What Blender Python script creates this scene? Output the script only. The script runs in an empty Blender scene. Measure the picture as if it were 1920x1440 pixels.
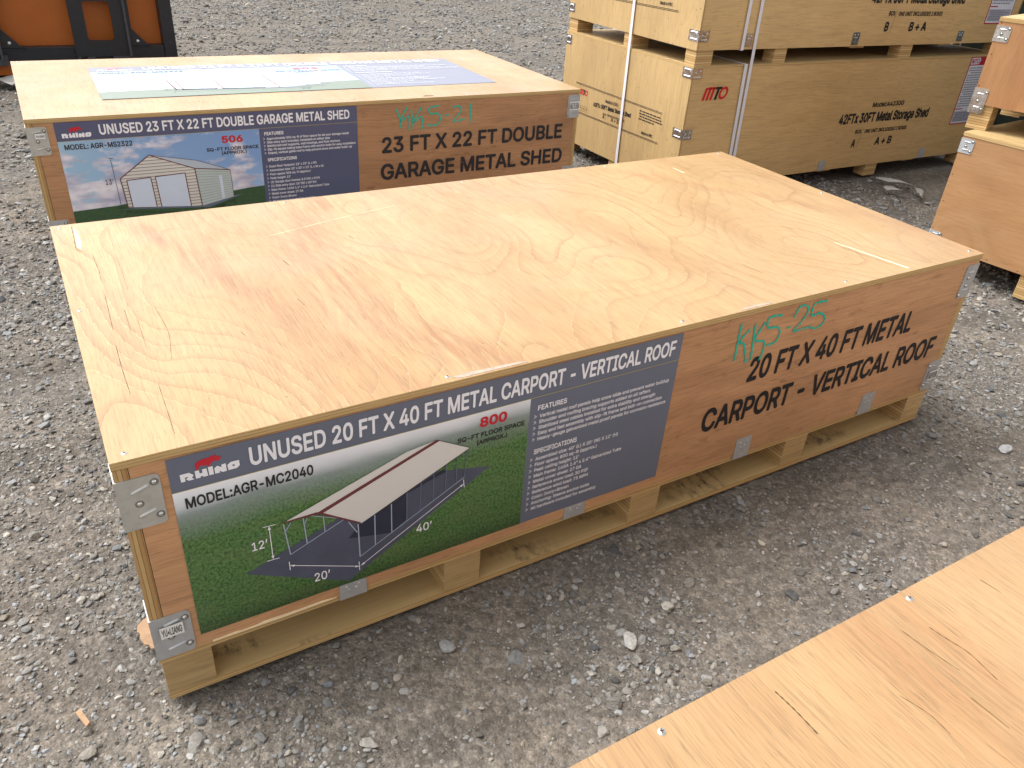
import bpy, bmesh, math, os, random
import numpy as np
from mathutils import Matrix, Vector
from mathutils.geometry import delaunay_2d_cdt, interpolate_bezier
random.seed(7); rng = np.random.default_rng(11)
S = bpy.context.scene
C = S.collection

# ------------------------------------------------------------ camera, sky, sun
CAMP = (0.0013, -1.1850, 1.4224)
YAW, PITCH, ROLL, FPX = 0.5685, -0.5501, 0.0751, 1483.3
def cam_axes():
    f = Vector((math.sin(YAW)*math.cos(PITCH), math.cos(YAW)*math.cos(PITCH), math.sin(PITCH)))
    r = Vector((math.cos(YAW), -math.sin(YAW), 0)); u = r.cross(f)
    return math.cos(ROLL)*r+math.sin(ROLL)*u, -math.sin(ROLL)*r+math.cos(ROLL)*u, f
cd = bpy.data.cameras.new('camera'); cam = bpy.data.objects.new('camera', cd); C.objects.link(cam)
R_, U_, F_ = cam_axes()
m = Matrix.Identity(4)
for i in range(3):
    m[i][0], m[i][1], m[i][2], m[i][3] = R_[i], U_[i], -F_[i], CAMP[i]
cam.matrix_world = m
cd.sensor_width = 36; cd.sensor_fit = 'HORIZONTAL'; cd.lens = FPX/1920*36
cd.clip_start = 0.02; cd.clip_end = 500
S.camera = cam

SUN_EL, SUN_AZ = math.radians(60), math.radians(-44)   # azimuth from +y towards +x
W = bpy.data.worlds.new("World"); S.world = W; W.use_nodes = True
nt = W.node_tree; bg = nt.nodes['Background']
sky = nt.nodes.new('ShaderNodeTexSky'); sky.sky_type = 'NISHITA'; sky.sun_disc = False
sky.sun_elevation = SUN_EL; sky.sun_rotation = SUN_AZ
sky.air_density = 1.0; sky.dust_density = 8.0; sky.ozone_density = 1.0
hs = nt.nodes.new('ShaderNodeHueSaturation'); hs.inputs['Saturation'].default_value = 0.05
nt.links.new(sky.outputs[0], hs.inputs['Color']); 
# thin bright cloud towards the horizon: the sky is multiplied up where the view is low
wc = nt.nodes.new('ShaderNodeTexCoord'); ws = nt.nodes.new('ShaderNodeSeparateXYZ'); nt.links.new(wc.outputs['Generated'], ws.inputs[0])
wr = nt.nodes.new('ShaderNodeValToRGB'); nt.links.new(ws.outputs[2], wr.inputs[0])
wr.color_ramp.elements[0].position = 0.0; wr.color_ramp.elements[0].color = (1, 1, 1, 1)
wr.color_ramp.elements[1].position = 0.75; wr.color_ramp.elements[1].color = (0.36, 0.36, 0.36, 1)
e_ = wr.color_ramp.elements.new(0.35); e_.color = (0.8, 0.8, 0.8, 1)
wm = nt.nodes.new('ShaderNodeMix'); wm.data_type = 'RGBA'; wm.blend_type = 'MULTIPLY'; wm.inputs[0].default_value = 1.0
wb = nt.nodes.new('ShaderNodeMix'); wb.data_type = 'RGBA'; wb.blend_type = 'MULTIPLY'; wb.inputs[0].default_value = 1.0; wb.inputs[7].default_value = (2.6, 2.6, 2.6, 1)
nt.links.new(hs.outputs[0], wm.inputs[6]); nt.links.new(wr.outputs[0], wm.inputs[7])
nt.links.new(wm.outputs[2], wb.inputs[6]); nt.links.new(wb.outputs[2], bg.inputs[0])
bg.inputs[1].default_value = 0.14
sl = bpy.data.lights.new('sun', 'SUN'); sl.energy = 0.95; sl.angle = math.radians(30); sl.color = (1.0, 0.95, 0.87)
so = bpy.data.objects.new('sun', sl); C.objects.link(so)
sd = Vector((math.sin(SUN_AZ)*math.cos(SUN_EL), math.cos(SUN_AZ)*math.cos(SUN_EL), math.sin(SUN_EL)))
so.rotation_euler = sd.to_track_quat('Z', 'Y').to_euler(); so.location = (-4, 4, 8)
S.view_settings.view_transform = 'Standard'; S.view_settings.look = 'None'
S.view_settings.exposure = 0.87; S.view_settings.gamma = 1.0

# ------------------------------------------------------------ object helpers
def put(o, parent=None, **kw):
    C.objects.link(o)
    if parent: o.parent = parent
    for k, v in kw.items(): o[k] = v
    return o
def thing(name, label, cat, loc=(0,0,0), rz=0, group=None):
    o = bpy.data.objects.new(name, None); o.empty_display_size = 0.1
    o.location = loc; o.rotation_euler = (0, 0, rz); put(o)
    o['label'] = label; o['category'] = cat
    if group: o['group'] = group
    return o
class MB:
    def __init__(s): s.v = []; s.f = []; s.m = []; s.uv = {}
    def face(s, pts, mat=0, uv=None):
        n = len(s.v); s.v += [tuple(p) for p in pts]; s.f.append(list(range(n, n+len(pts)))); s.m.append(mat)
        if uv: s.uv[len(s.f)-1] = uv
    def box(s, x0, x1, y0, y1, z0, z1, mats=(0,)*6):
        # mats order: -x +x -y +y -z +z
        p = [(x,y,z) for x in (x0,x1) for y in (y0,y1) for z in (z0,z1)]
        for q, mm in zip(((0,1,3,2),(4,6,7,5),(0,4,5,1),(2,3,7,6),(0,2,6,4),(1,5,7,3)), mats):
            s.face([p[i] for i in q], mm)
        return s
    def prism(s, poly, fn, t, mat=0, side=None):
        # poly in plane coords; fn(u,v,off) -> 3d ; raised from 0 to t
        s.face([fn(u, v, t) for u, v in poly], mat)
        n = len(poly)
        for i in range(n):
            a, b = poly[i], poly[(i+1) % n]
            s.face([fn(*a, 0), fn(*b, 0), fn(*b, t), fn(*a, t)], mat if side is None else side)
        return s
    def mesh(s, name, mats, smooth=False):
        me = bpy.data.meshes.new(name); me.from_pydata(s.v, [], s.f)
        for mt in (mats if isinstance(mats, (list, tuple)) else [mats]): me.materials.append(mt)
        me.polygons.foreach_set('material_index', s.m)
        if s.uv:
            l = me.uv_layers.new(name='UVMap')
            for i, uv in s.uv.items():
                for k, li in enumerate(me.polygons[i].loop_indices): l.data[li].uv = uv[k]
        bm = bmesh.new(); bm.from_mesh(me); bmesh.ops.remove_doubles(bm, verts=bm.verts, dist=1e-6)
        bmesh.ops.recalc_face_normals(bm, faces=bm.faces); bm.to_mesh(me); bm.free()
        if smooth: me.polygons.foreach_set('use_smooth', [True]*len(me.polygons))
        return me
    def build(s, name, mats, parent=None, smooth=False, bevel=0, **kw):
        o = bpy.data.objects.new(name, s.mesh(name, mats, smooth))
        if bevel:
            b = o.modifiers.new('bevel', 'BEVEL'); b.width = bevel; b.segments = 2; b.limit_method = 'ANGLE'
        return put(o, parent, **kw)
# plane mappers (crate-local): front face y=0 looking -y, left face x=0 looking -x, lid
def front(off=0.0, y=0.0): return lambda u, v, t=0.0: (u, y-off-t, v)
def left(off=0.0, x=0.0): return lambda u, v, t=0.0: (x-off-t, u, v)
def flat(z, off=0.0): return lambda u, v, t=0.0: (u, v, z+off+t)
def quad_line(p, q, w):
    dx, dy = q[0]-p[0], q[1]-p[1]; L = math.hypot(dx, dy) or 1e-9
    nx, ny = -dy/L*w/2, dx/L*w/2
    return [(p[0]+nx,p[1]+ny), (p[0]-nx,p[1]-ny), (q[0]-nx,q[1]-ny), (q[0]+nx,q[1]+ny)]
def rrect(x0, x1, z0, z1, r, corners=(1,1,1,1), n=5):
    # corners: bl br tr tl
    out = []
    for (cx, cz, a0, on) in ((x0+r, z0+r, 180, corners[0]), (x1-r, z0+r, 270, corners[1]), (x1-r, z1-r, 0, corners[2]), (x0+r, z1-r, 90, corners[3])):
        if on:
            for k in range(n+1):
                a = math.radians(a0+90*k/n); out.append((cx+r*math.cos(a), cz+r*math.sin(a)))
        else:
            a = math.radians(a0+45); out.append((cx+r*math.copysign(1, math.cos(a)), cz+r*math.copysign(1, math.sin(a))))
    return out
def smooth_path(pts, n=8):
    P = [Vector(p) for p in pts]; P = [P[0]*2-P[1]]+P+[P[-1]*2-P[-2]]; out = []
    for i in range(1, len(P)-2):
        for k in range(n):
            t = k/n; a, b, c, d = P[i-1:i+3]
            out.append(0.5*((2*b)+(c-a)*t+(2*a-5*b+4*c-d)*t*t+(3*b-a-3*c+d)*t**3))
    out.append(P[-2]); return [(p[0], p[1]) for p in out]
def stroke(mb, pts, w, fn, mat=0, taper=True):
    pts = smooth_path(pts) if len(pts) > 2 else pts
    n = len(pts)
    def width(i): return w*(0.75+0.35*math.sin(i*1.7+len(pts))) if taper else w
    L = []; Rr = []
    for i, p in enumerate(pts):
        a = pts[max(0, i-1)]; b = pts[min(n-1, i+1)]
        dx, dy = b[0]-a[0], b[1]-a[1]; l = math.hypot(dx, dy) or 1e-9
        ww = width(i)/2
        L.append((p[0]-dy/l*ww, p[1]+dx/l*ww)); Rr.append((p[0]+dy/l*ww, p[1]-dx/l*ww))
    for i in range(n-1):
        mb.face([fn(*L[i]), fn(*Rr[i]), fn(*Rr[i+1]), fn(*L[i+1])], mat)

# ------------------------------------------------------------ text
try:
    FONT = bpy.data.fonts.load(os.path.join(bpy.utils.system_resource('DATAFILES'), 'fonts', 'Inter.woff2'))
except Exception:
    FONT = None
_gl = {}
def glyphs(body):
    if body in _gl: return _gl[body]
    c = bpy.data.curves.new('t', 'FONT'); c.body = body; c.resolution_u = 3
    if FONT: c.font = FONT
    o = bpy.data.objects.new('t', c); C.objects.link(o); bpy.context.view_layer.update()
    cv = o.to_curve(bpy.context.evaluated_depsgraph_get()); V = []; E = []; LOOPS = []
    for sp in cv.splines:
        P = []; bp = sp.bezier_points; n_ = len(bp)
        if n_ < 2: continue
        for i in range(n_):
            p, q = bp[i], bp[(i+1) % n_]
            straight = (p.handle_right-p.co).cross(q.co-p.co).length < 1e-6 and (q.handle_left-q.co).cross(q.co-p.co).length < 1e-6
            P += [Vector(p.co[:2])] if straight else [Vector(w[:2]) for w in interpolate_bezier(p.co, p.handle_right, q.handle_left, q.co, 5)[:-1]]
        k = len(V); V += P; E += [(k+i, k+(i+1) % len(P)) for i in range(len(P))]; LOOPS.append(np.array([w[:] for w in P]))
    o.to_curve_clear(); bpy.data.objects.remove(o); bpy.data.curves.remove(c)
    vo, eo, fo, *_ = delaunay_2d_cdt(V, E, [], 0, 1e-5)
    v = np.array([w[:] for w in vo]); tri = np.array([list(q) for q in fo]); cen = v[tri].mean(1)
    wind = np.zeros(len(cen))
    for Lp in LOOPS:
        x0_, y0_ = Lp[:,0], Lp[:,1]; x1_, y1_ = np.roll(x0_, -1), np.roll(y0_, -1)
        up = (y0_[None] <= cen[:,1:2]) & (y1_[None] > cen[:,1:2]); dn = (y0_[None] > cen[:,1:2]) & (y1_[None] <= cen[:,1:2])
        side = (x1_-x0_)[None]*(cen[:,1:2]-y0_[None])-(cen[:,0:1]-x0_[None])*(y1_-y0_)[None]
        wind += (up & (side > 0)).sum(1)-(dn & (side < 0)).sum(1)
    f = [list(map(int, q)) for q in tri[np.abs(wind) > 0.5]]
    used = np.zeros(len(v), bool); used[np.array(f).ravel()] = True
    v[~used] = v[used][0]
    _gl[body] = (v, f); return v, f
_h = glyphs('H')[0]; CAP0, CAP1 = _h[:,1].min(), _h[:,1].max()
def text(mb, body, x0, x1, z0, z1, fn, bold=0.02, slope=0.0, shear=0.0, mat=0, xs=None):
    """fit body between x0 and x1 (or with x scale xs), baseline z0, cap height z1-z0; strokes thickened by stacked shifted copies"""
    v, f = glyphs(body); lo, hi = CAP0-bold, CAP1+bold
    a, b = v[:,0].min()-bold, v[:,0].max()+bold
    k = xs if xs else (x1-x0)/(b-a)
    m_ = 7 if bold > 0.009 else 3 if bold > 0 else 1
    for i in range(m_):
        an = 2*math.pi*(i+0.25)/m_; dx, dy = (bold*math.cos(an), bold*math.sin(an)) if m_ > 1 else (0, 0)
        zz = (v[:,1]+dy-lo)/(hi-lo)*(z1-z0)
        xx = x0+(v[:,0]+dx-a)*k+shear*zz
        zz = zz+z0+slope*(xx-x0)
        n = len(mb.v); mb.v += [fn(float(x), float(z), i*0.00003) for x, z in zip(xx, zz)]
        for q in f: mb.f.append([n+j for j in q]); mb.m.append(mat)
    return k

# ------------------------------------------------------------ node materials
class N:
    def __init__(s, name):
        s.mat = bpy.data.materials.new(name); s.mat.use_nodes = True; s.t = s.mat.node_tree
        s.b = s.t.nodes['Principled BSDF']
    def set(s, sock, v):
        if hasattr(v, 'is_output') or isinstance(v, bpy.types.NodeSocket): s.t.links.new(v, sock)
        elif isinstance(v, (tuple, list)) and len(v) == 3 and sock.type == 'RGBA': sock.default_value = (*v, 1)
        else: sock.default_value = v
    def node(s, typ, ins=None, **props):
        n = s.t.nodes.new(typ)
        for k, v in props.items(): setattr(n, k, v)
        for k, v in (ins or {}).items(): s.set(n.inputs[k], v)
        return n
    def math(s, op, a, b=0.0, c=0.0, clamp=False):
        n = s.node('ShaderNodeMath', {0: a, 1: b, 2: c}, operation=op); n.use_clamp = clamp; return n.outputs[0]
    def coord(s, kind='Object'): return s.node('ShaderNodeTexCoord').outputs[kind]
    def map(s, v, scale=(1,1,1), loc=(0,0,0), rot=(0,0,0)):
        return s.node('ShaderNodeMapping', {'Vector': v, 'Scale': scale, 'Location': loc, 'Rotation': rot}).outputs[0]
    def noise(s, v, scale=1.0, detail=3.0, rough=0.5, dist=0.0, out=0):
        return s.node('ShaderNodeTexNoise', {'Vector': v, 'Scale': scale, 'Detail': detail, 'Roughness': rough, 'Distortion': dist}).outputs[out]
    def ramp(s, f, stops, interp='LINEAR'):
        n = s.node('ShaderNodeValToRGB', {'Fac': f}); r = n.color_ramp; r.interpolation = interp
        while len(r.elements) < len(stops): r.elements.new(0.5)
        for e, (p, c) in zip(r.elements, stops):
            e.position = p; e.color = (*c, 1) if isinstance(c, (tuple, list)) else (c, c, c, 1)
        return n.outputs[0]
    def mix(s, f, a, b, mode='MIX'):
        n = s.node('ShaderNodeMix', data_type='RGBA', blend_type=mode)
        s.set(n.inputs[0], f); s.set(n.inputs[6], a); s.set(n.inputs[7], b); return n.outputs[2]
    def sep(s, v):
        n = s.node('ShaderNodeSeparateXYZ', {0: v}); return n.outputs
    def bump(s, h, strength=0.3, dist=0.002):
        return s.node('ShaderNodeBump', {'Height': h, 'Strength': strength, 'Distance': dist}).outputs[0]
    def out(s, **kw):
        for k, v in kw.items(): s.set(s.b.inputs[k.replace('_', ' ')], v)
        return s.mat

def veneer(name, light, mid, dark, pale, seed=0.0, bands=20.0, knots=(), hearts=(), heart_col=(0.305,0.150,0.066), grain='y', scale=1.0, lw=0.0022, dw=0.010,
           line_amt=0.95, dark_amt=0.75, fib=0.8, rough=0.42, coat=0.12, tone=0.12):
    """rotary-cut face veneer: thin growth-ring contours of even width, ragged along the fibre, seen from above (xy)"""
    n = N(name); P = n.coord(); gi = 'xyz'.index(grain)
    def sc(al, cr): return tuple(al if i == gi else cr for i in range(3))
    def field(off):
        Q = n.node('ShaderNodeVectorMath', {0: P, 1: off}, operation='ADD').outputs[0]
        w = n.noise(n.map(Q, loc=(seed, 2, 1)), 2.2*scale, 1.0, 0.5, out=1)
        Q = n.node('ShaderNodeVectorMath', {0: Q, 1: n.node('ShaderNodeVectorMath', {0: w, 1: (0.10,)*3}, operation='MULTIPLY').outputs[0]}, operation='ADD').outputs[0]
        f = n.math('MULTIPLY', n.noise(n.map(Q, scale=sc(0.62*scale, 1.75*scale), loc=(seed*1.37, seed*2.11, seed*0.73)), 1.0, 2.0, 0.38), bands)
        for (kx, ky, kz, rr, amp) in knots:
            d = n.node('ShaderNodeVectorMath', {0: Q, 1: (kx+0.05, ky+0.05, kz+0.05)}, operation='DISTANCE').outputs['Value']
            g = n.math('DIVIDE', d, rr)
            f = n.math('ADD', f, n.math('MULTIPLY', n.math('POWER', 2.718, n.math('MULTIPLY', n.math('MULTIPLY', g, g), -1.0)), amp))
        return f
    e = 0.003
    p0, px, py = field((0,0,0)), field((e,0,0)), field((0,e,0))
    gx, gy = n.math('SUBTRACT', px, p0), n.math('SUBTRACT', py, p0)
    gr = n.math('DIVIDE', n.math('SQRT', n.math('ADD', n.math('MULTIPLY', gx, gx), n.math('MULTIPLY', gy, gy))), e)
    rag = n.noise(n.map(P, scale=sc(9.0, 130.0), loc=(seed, 5, 5)), 1.0, 3.0, 0.65)
    rag2 = n.noise(P, 35.0, 3.0, 0.6)
    gg = n.math('MAXIMUM', gr, 6.0)
    phi = n.math('ADD', p0, n.math('MULTIPLY', n.math('MULTIPLY', n.math('ADD', n.math('SUBTRACT', rag, 0.5), n.math('MULTIPLY', n.math('SUBTRACT', rag2, 0.5), 0.7)), gg), 0.014))
    t = n.math('FRACT', phi)
    dm = n.math('DIVIDE', t, gg)                                    # metres past the ring
    dm2 = n.math('DIVIDE', n.math('SUBTRACT', 1.0, t), gg)          # metres before it
    pl = n.math('SUBTRACT', 1.0, n.math('DIVIDE', dm, lw), clamp=True)
    dk = n.math('SUBTRACT', 1.0, n.math('DIVIDE', dm2, dw), clamp=True); dk = n.math('POWER', dk, 1.6)
    ids = n.node('ShaderNodeTexWhiteNoise', {'W': n.math('FLOOR', phi)}, noise_dimensions='1D').outputs['Value']
    vis = n.math('MULTIPLY', n.ramp(n.noise(n.map(P, loc=(seed, 4, 1)), 2.6, 3.0, 0.55), [(0.30, 0.35), (0.55, 1.0)]), n.math('ADD', 0.45, n.math('MULTIPLY', ids, 0.55)))
    big = n.noise(n.map(P, scale=sc(0.8, 2.4), loc=(seed, 7, seed)), 1.5, 4.0, 0.6)
    base = n.mix(n.ramp(big, [(0.36, 0.0), (0.66, 1.0)]), light, mid)
    base = n.mix(n.math('MULTIPLY', n.math('MULTIPLY', dk, vis), dark_amt), base, dark)
    base = n.mix(n.math('MULTIPLY', n.math('MULTIPLY', pl, vis), line_amt), base, pale)
    sx_, sy_ = n.sep(P)[0], n.sep(P)[1]
    for (a0, a1, a2, wd, amt) in hearts:
        wv = n.math('MULTIPLY', n.math('SUBTRACT', n.noise(P, 5.0, 2.0), 0.5), 0.10)
        cx = n.math('ADD', n.math('ADD', n.math('MULTIPLY', n.math('MULTIPLY', sy_, sy_), a2), n.math('MULTIPLY', sy_, a1)), n.math('ADD', wv, a0))
        d = n.math('DIVIDE', n.math('SUBTRACT', sx_, cx), wd); g = n.math('POWER', 2.718, n.math('MULTIPLY', n.math('MULTIPLY', d, d), -1.0))
        hn = n.ramp(n.noise(n.map(P, scale=sc(3.5, 60.0), loc=(seed, 1, 3)), 1.0, 4.0, 0.7), [(0.36, 0.0), (0.66, 1.0)])
        base = n.mix(n.math('MULTIPLY', n.math('MULTIPLY', g, hn), amt), base, heart_col)
    wv2 = n.node('ShaderNodeVectorMath', {0: P, 1: n.node('ShaderNodeVectorMath', {0: n.noise(P, 4.0, 2.0, out=1), 1: (0.02,)*3}, operation='MULTIPLY').outputs[0]}, operation='ADD').outputs[0]
    fibre = n.noise(n.map(wv2, scale=sc(7.0, 240.0)), 1.0, 3.0, 0.65); fine = n.noise(n.map(wv2, scale=sc(22.0, 620.0), loc=(0, seed, 0)), 1.0, 2.0, 0.6)
    base = n.mix(1.0, base, n.ramp(fibre, [(0.30, 1-0.30*fib), (0.55, 1.0), (0.8, 1.06)]), 'MULTIPLY')
    base = n.mix(1.0, base, n.ramp(fine, [(0.30, 1-0.40*fib), (0.44, 1.0)]), 'MULTIPLY')
    # dull dusty handling marks
    du = n.math('MULTIPLY', n.ramp(n.noise(n.map(P, loc=(2, seed, 1)), 3.2, 5.0, 0.65), [(0.52, 0.0), (0.72, 1.0)]), tone)
    base = n.mix(du, base, (0.33,0.27,0.205))
    dots = n.node('ShaderNodeTexVoronoi', {'Vector': P, 'Scale': 16.0})
    dt = n.math('MULTIPLY', n.ramp(dots.outputs['Distance'], [(0.030, 1.0), (0.055, 0.0)]), n.math('GREATER_THAN', n.sep(dots.outputs['Color'])[0], 0.80))
    base = n.mix(n.math('MULTIPLY', dt, 0.7), base, (0.16,0.08,0.04))
    rv = n.ramp(n.noise(P, 5.0, 4.0, 0.6), [(0.3, rough-0.10), (0.7, rough+0.12)])
    h = n.math('ADD', n.math('MULTIPLY', fibre, 0.6), n.math('MULTIPLY', fine, 0.4))
    return n.out(Base_Color=base, Roughness=rv, Specular_IOR_Level=0.5, Normal=n.bump(h, 0.12, 0.0008), Coat_Weight=coat, Coat_Roughness=0.28)

def plywood(name, light, mid, streak, grain='x', seed=0.0, bands=9.0, fscale=1.0, ring=0.6, fib=0.5, streak_amt=0.6,
            rough=0.5, spec=0.35, line=None, knots=(), speck=0.0, tone=0.15, cross=2.2, spots=0.0, coat=0.0, hearts=(), thin=1.0):
    n = N(name); P = n.coord()
    gi = 'xyz'.index(grain)
    def sc(al, cr): return tuple(al if i == gi else cr for i in range(3))
    wob = n.noise(n.map(P, loc=(seed*3.1, seed, seed*1.7)), 3.0, 1.0, 0.5, out=1)
    Pw = n.node('ShaderNodeVectorMath', {0: P, 1: n.node('ShaderNodeVectorMath', {0: wob, 1: (0.035,)*3}, operation='MULTIPLY').outputs[0]}, operation='ADD').outputs[0]
    Q = n.map(Pw, scale=sc(0.75*fscale, cross*fscale), loc=(seed*1.37, seed*2.11, seed*0.73))
    field = n.noise(Q, 1.0, 1.6, 0.42, 0.25)
    phi = n.math('MULTIPLY', field, bands)
    for (kx, ky, kz, rr, amp) in knots:
        d = n.node('ShaderNodeVectorMath', {0: Pw, 1: (kx, ky, kz)}, operation='DISTANCE').outputs['Value']
        g = n.math('DIVIDE', d, rr); g = n.math('POWER', 2.718, n.math('MULTIPLY', n.math('MULTIPLY', g, g), -1.0))
        phi = n.math('ADD', phi, n.math('MULTIPLY', g, amp))
    phi = n.math('ADD', phi, n.math('MULTIPLY', n.noise(P, 60*fscale, 2.0), 0.10))
    t = n.math('FRACT', phi)
    rl = n.ramp(t, [(0.0, 1.0), (0.10*thin, 0.55), (0.24*thin, 0.10), (0.75, 0.0), (1-0.07*thin, 0.30), (1.0, 1.0)])
    fade = n.ramp(n.noise(n.map(P, loc=(seed, 4.2, 1.1)), 2.3, 2.0), [(0.32, 0.25), (0.62, 1.0)])
    rl = n.math('MULTIPLY', n.math('MULTIPLY', rl, fade), ring, clamp=True)
    fibre = n.noise(n.map(Pw, scale=sc(5.0, 190.0), loc=(seed, 0, seed)), 1.0, 3.0, 0.6)
    fine = n.noise(n.map(Pw, scale=sc(16.0, 520.0), loc=(0, seed, 0)), 1.0, 2.0, 0.6)
    st = n.noise(n.map(Pw, scale=sc(1.1, 7.5), loc=(seed*0.7, seed*1.3, 2.0)), 1.0, 3.5, 0.6, 0.4)
    band = n.math('FRACT', n.math('MULTIPLY', phi, 0.5))
    base = n.mix(n.ramp(band, [(0.0, 0.0), (0.5, 0.75), (1.0, 0.0)]), light, mid)
    sx_, sy_ = n.sep(Pw)[0], n.sep(Pw)[1]
    for (a0, a1, a2, wd, amt) in hearts:
        cx = n.math('ADD', n.math('ADD', n.math('MULTIPLY', n.math('MULTIPLY', sy_, sy_), a2), n.math('MULTIPLY', sy_, a1)), a0)
        d = n.math('DIVIDE', n.math('SUBTRACT', sx_, cx), wd); g = n.math('POWER', 2.718, n.math('MULTIPLY', n.math('MULTIPLY', d, d), -1.0))
        hn = n.ramp(n.noise(n.map(Pw, scale=sc(3.0, 42.0), loc=(seed, 1, 3)), 1.0, 3.0, 0.65), [(0.34, 0.0), (0.62, 1.0)])
        base = n.mix(n.math('MULTIPLY', n.math('MULTIPLY', g, hn), amt), base, streak)
    base = n.mix(n.math('MULTIPLY', n.ramp(st, [(0.48, 0.0), (0.60, 0.5), (0.74, 1.0)]), streak_amt), base, streak)
    base = n.mix(rl, base, line or tuple(min(1, c*1.18) for c in light))
    fb = n.ramp(fibre, [(0.30, 1.0-0.42*fib), (0.56, 1.0), (0.8, 1.0+0.10*fib)])
    base = n.mix(1.0, base, fb, 'MULTIPLY')
    pore = n.ramp(fine, [(0.30, 1.0-0.5*fib), (0.42, 1.0)])
    base = n.mix(1.0, base, pore, 'MULTIPLY')
    big = n.ramp(n.noise(n.map(P, loc=(seed, 7, seed)), 1.6, 3.0, 0.55), [(0.28, 1.0-tone), (0.72, 1.0+tone*0.5)])
    base = n.mix(1.0, base, big, 'MULTIPLY')
    if speck:
        v = n.node('ShaderNodeTexVoronoi', {'Vector': n.map(P, scale=sc(0.8, 1.0)), 'Scale': 34.0, 'Randomness': 1.0})
        sp = n.math('MULTIPLY', n.ramp(v.outputs['Distance'], [(0.06, 1.0), (0.12, 0.0)]), n.math('GREATER_THAN', n.sep(v.outputs['Color'])[0], 1.0-speck))
        base = n.mix(sp, base, tuple(c*0.28 for c in streak))
    if spots:
        sp = n.ramp(n.noise(n.map(P, scale=sc(0.45, 1.0), loc=(3, seed, 1)), 42.0, 2.0, 0.6), [(0.60, 0.0), (0.72, 1.0)])
        sp = n.math('MULTIPLY', sp, n.ramp(n.noise(P, 5.0, 2.0), [(0.35, 0.0), (0.65, spots)]))
        base = n.mix(sp, base, tuple(c*0.5 for c in streak))
    h = n.math('ADD', n.math('MULTIPLY', fibre, 0.6), n.math('MULTIPLY', fine, 0.4))
    rv = n.ramp(n.noise(P, 4.0, 3.0), [(0.3, rough-0.07), (0.7, rough+0.08)])
    return n.out(Base_Color=base, Roughness=rv, Specular_IOR_Level=spec, Normal=n.bump(h, 0.12, 0.0008), Coat_Weight=coat, Coat_Roughness=0.28)

def ply_edge(name, c1, c2, dark, pitch=0.004, seed=0.0, axis=2, gap=0.25):
    n = N(name); P = n.coord(); s = n.sep(P)
    w = n.noise(n.map(P, scale=(9, 9, 9), loc=(seed,)*3), 1.0, 2.0)
    z = n.math('ADD', n.math('DIVIDE', s[axis], pitch), n.math('MULTIPLY', w, 0.5))
    t = n.math('FRACT', z)
    idx = n.node('ShaderNodeTexWhiteNoise', {'W': n.math('FLOOR', z)}, noise_dimensions='1D').outputs['Value']
    sc = [26.0]*3; sc[axis] = 300.0
    f = n.noise(n.map(P, scale=tuple(sc)), 1.0, 3.0, 0.65)
    col = n.mix(n.math('ADD', n.math('MULTIPLY', idx, 0.7), n.math('MULTIPLY', f, 0.35), clamp=True), c1, c2)
    gl = n.math('MULTIPLY', n.ramp(t, [(0.0, 1.0), (0.09, 0.55), (0.17, 0.0), (0.92, 0.0), (1.0, 1.0)]),
                n.ramp(n.noise(n.map(P, scale=(14, 14, 60)), 1.0, 3.0), [(0.30, gap), (0.62, 1.0)]))
    col = n.mix(gl, col, dark)
    return n.out(Base_Color=col, Roughness=0.7, Specular_IOR_Level=0.2, Normal=n.bump(n.math('SUBTRACT', f, gl), 0.4, 0.001))

def plain(name, col, rough=0.5, var=0.08, scale=30.0, metallic=0.0, spec=0.4, bump=0.0):
    n = N(name); P = n.coord()
    v = n.ramp(n.noise(P, scale, 4.0, 0.6), [(0.25, 1-var), (0.75, 1+var*0.6)])
    base = n.mix(1.0, col, v, 'MULTIPLY')
    kw = dict(Base_Color=base, Roughness=rough, Metallic=metallic, Specular_IOR_Level=spec)
    if bump: kw['Normal'] = n.bump(n.noise(P, scale*2, 3.0), bump, 0.001)
    return n.out(**kw)
def worn_ink(name, col, wood, amount=0.5, rough=0.6, lo=0.56):
    n = N(name); P = n.coord()
    f = n.noise(n.map(P, scale=(0.35, 1, 1.0)), 120.0, 3.0, 0.65)
    g = n.noise(P, 7.0, 2.0)
    k = n.ramp(n.math('ADD', f, n.math('MULTIPLY', n.math('SUBTRACT', g, 0.5), 0.5)), [(lo, 0.0), (lo+0.1, amount)])
    return n.out(Base_Color=n.mix(k, col, wood), Roughness=rough, Specular_IOR_Level=0.25)
def galv(name, tint=(0.52,0.53,0.53), rough=0.42, metallic=0.75, dirty=0.12):
    n = N(name); P = n.coord()
    v = n.node('ShaderNodeTexVoronoi', {'Vector': P, 'Scale': 120.0}, feature='F1')
    a = n.ramp(n.sep(v.outputs['Color'])[0], [(0.0, 0.95), (1.0, 1.03)])
    d = n.ramp(n.noise(P, 35.0, 4.0, 0.6), [(0.35, 1-dirty), (0.65, 1.0)])
    c = n.mix(1.0, n.mix(1.0, tint, a, 'MULTIPLY'), d, 'MULTIPLY')
    return n.out(Base_Color=c, Roughness=n.ramp(n.noise(P, 60.0, 2.0), [(0.3, rough-0.06), (0.7, rough+0.1)]), Metallic=metallic)

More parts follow.
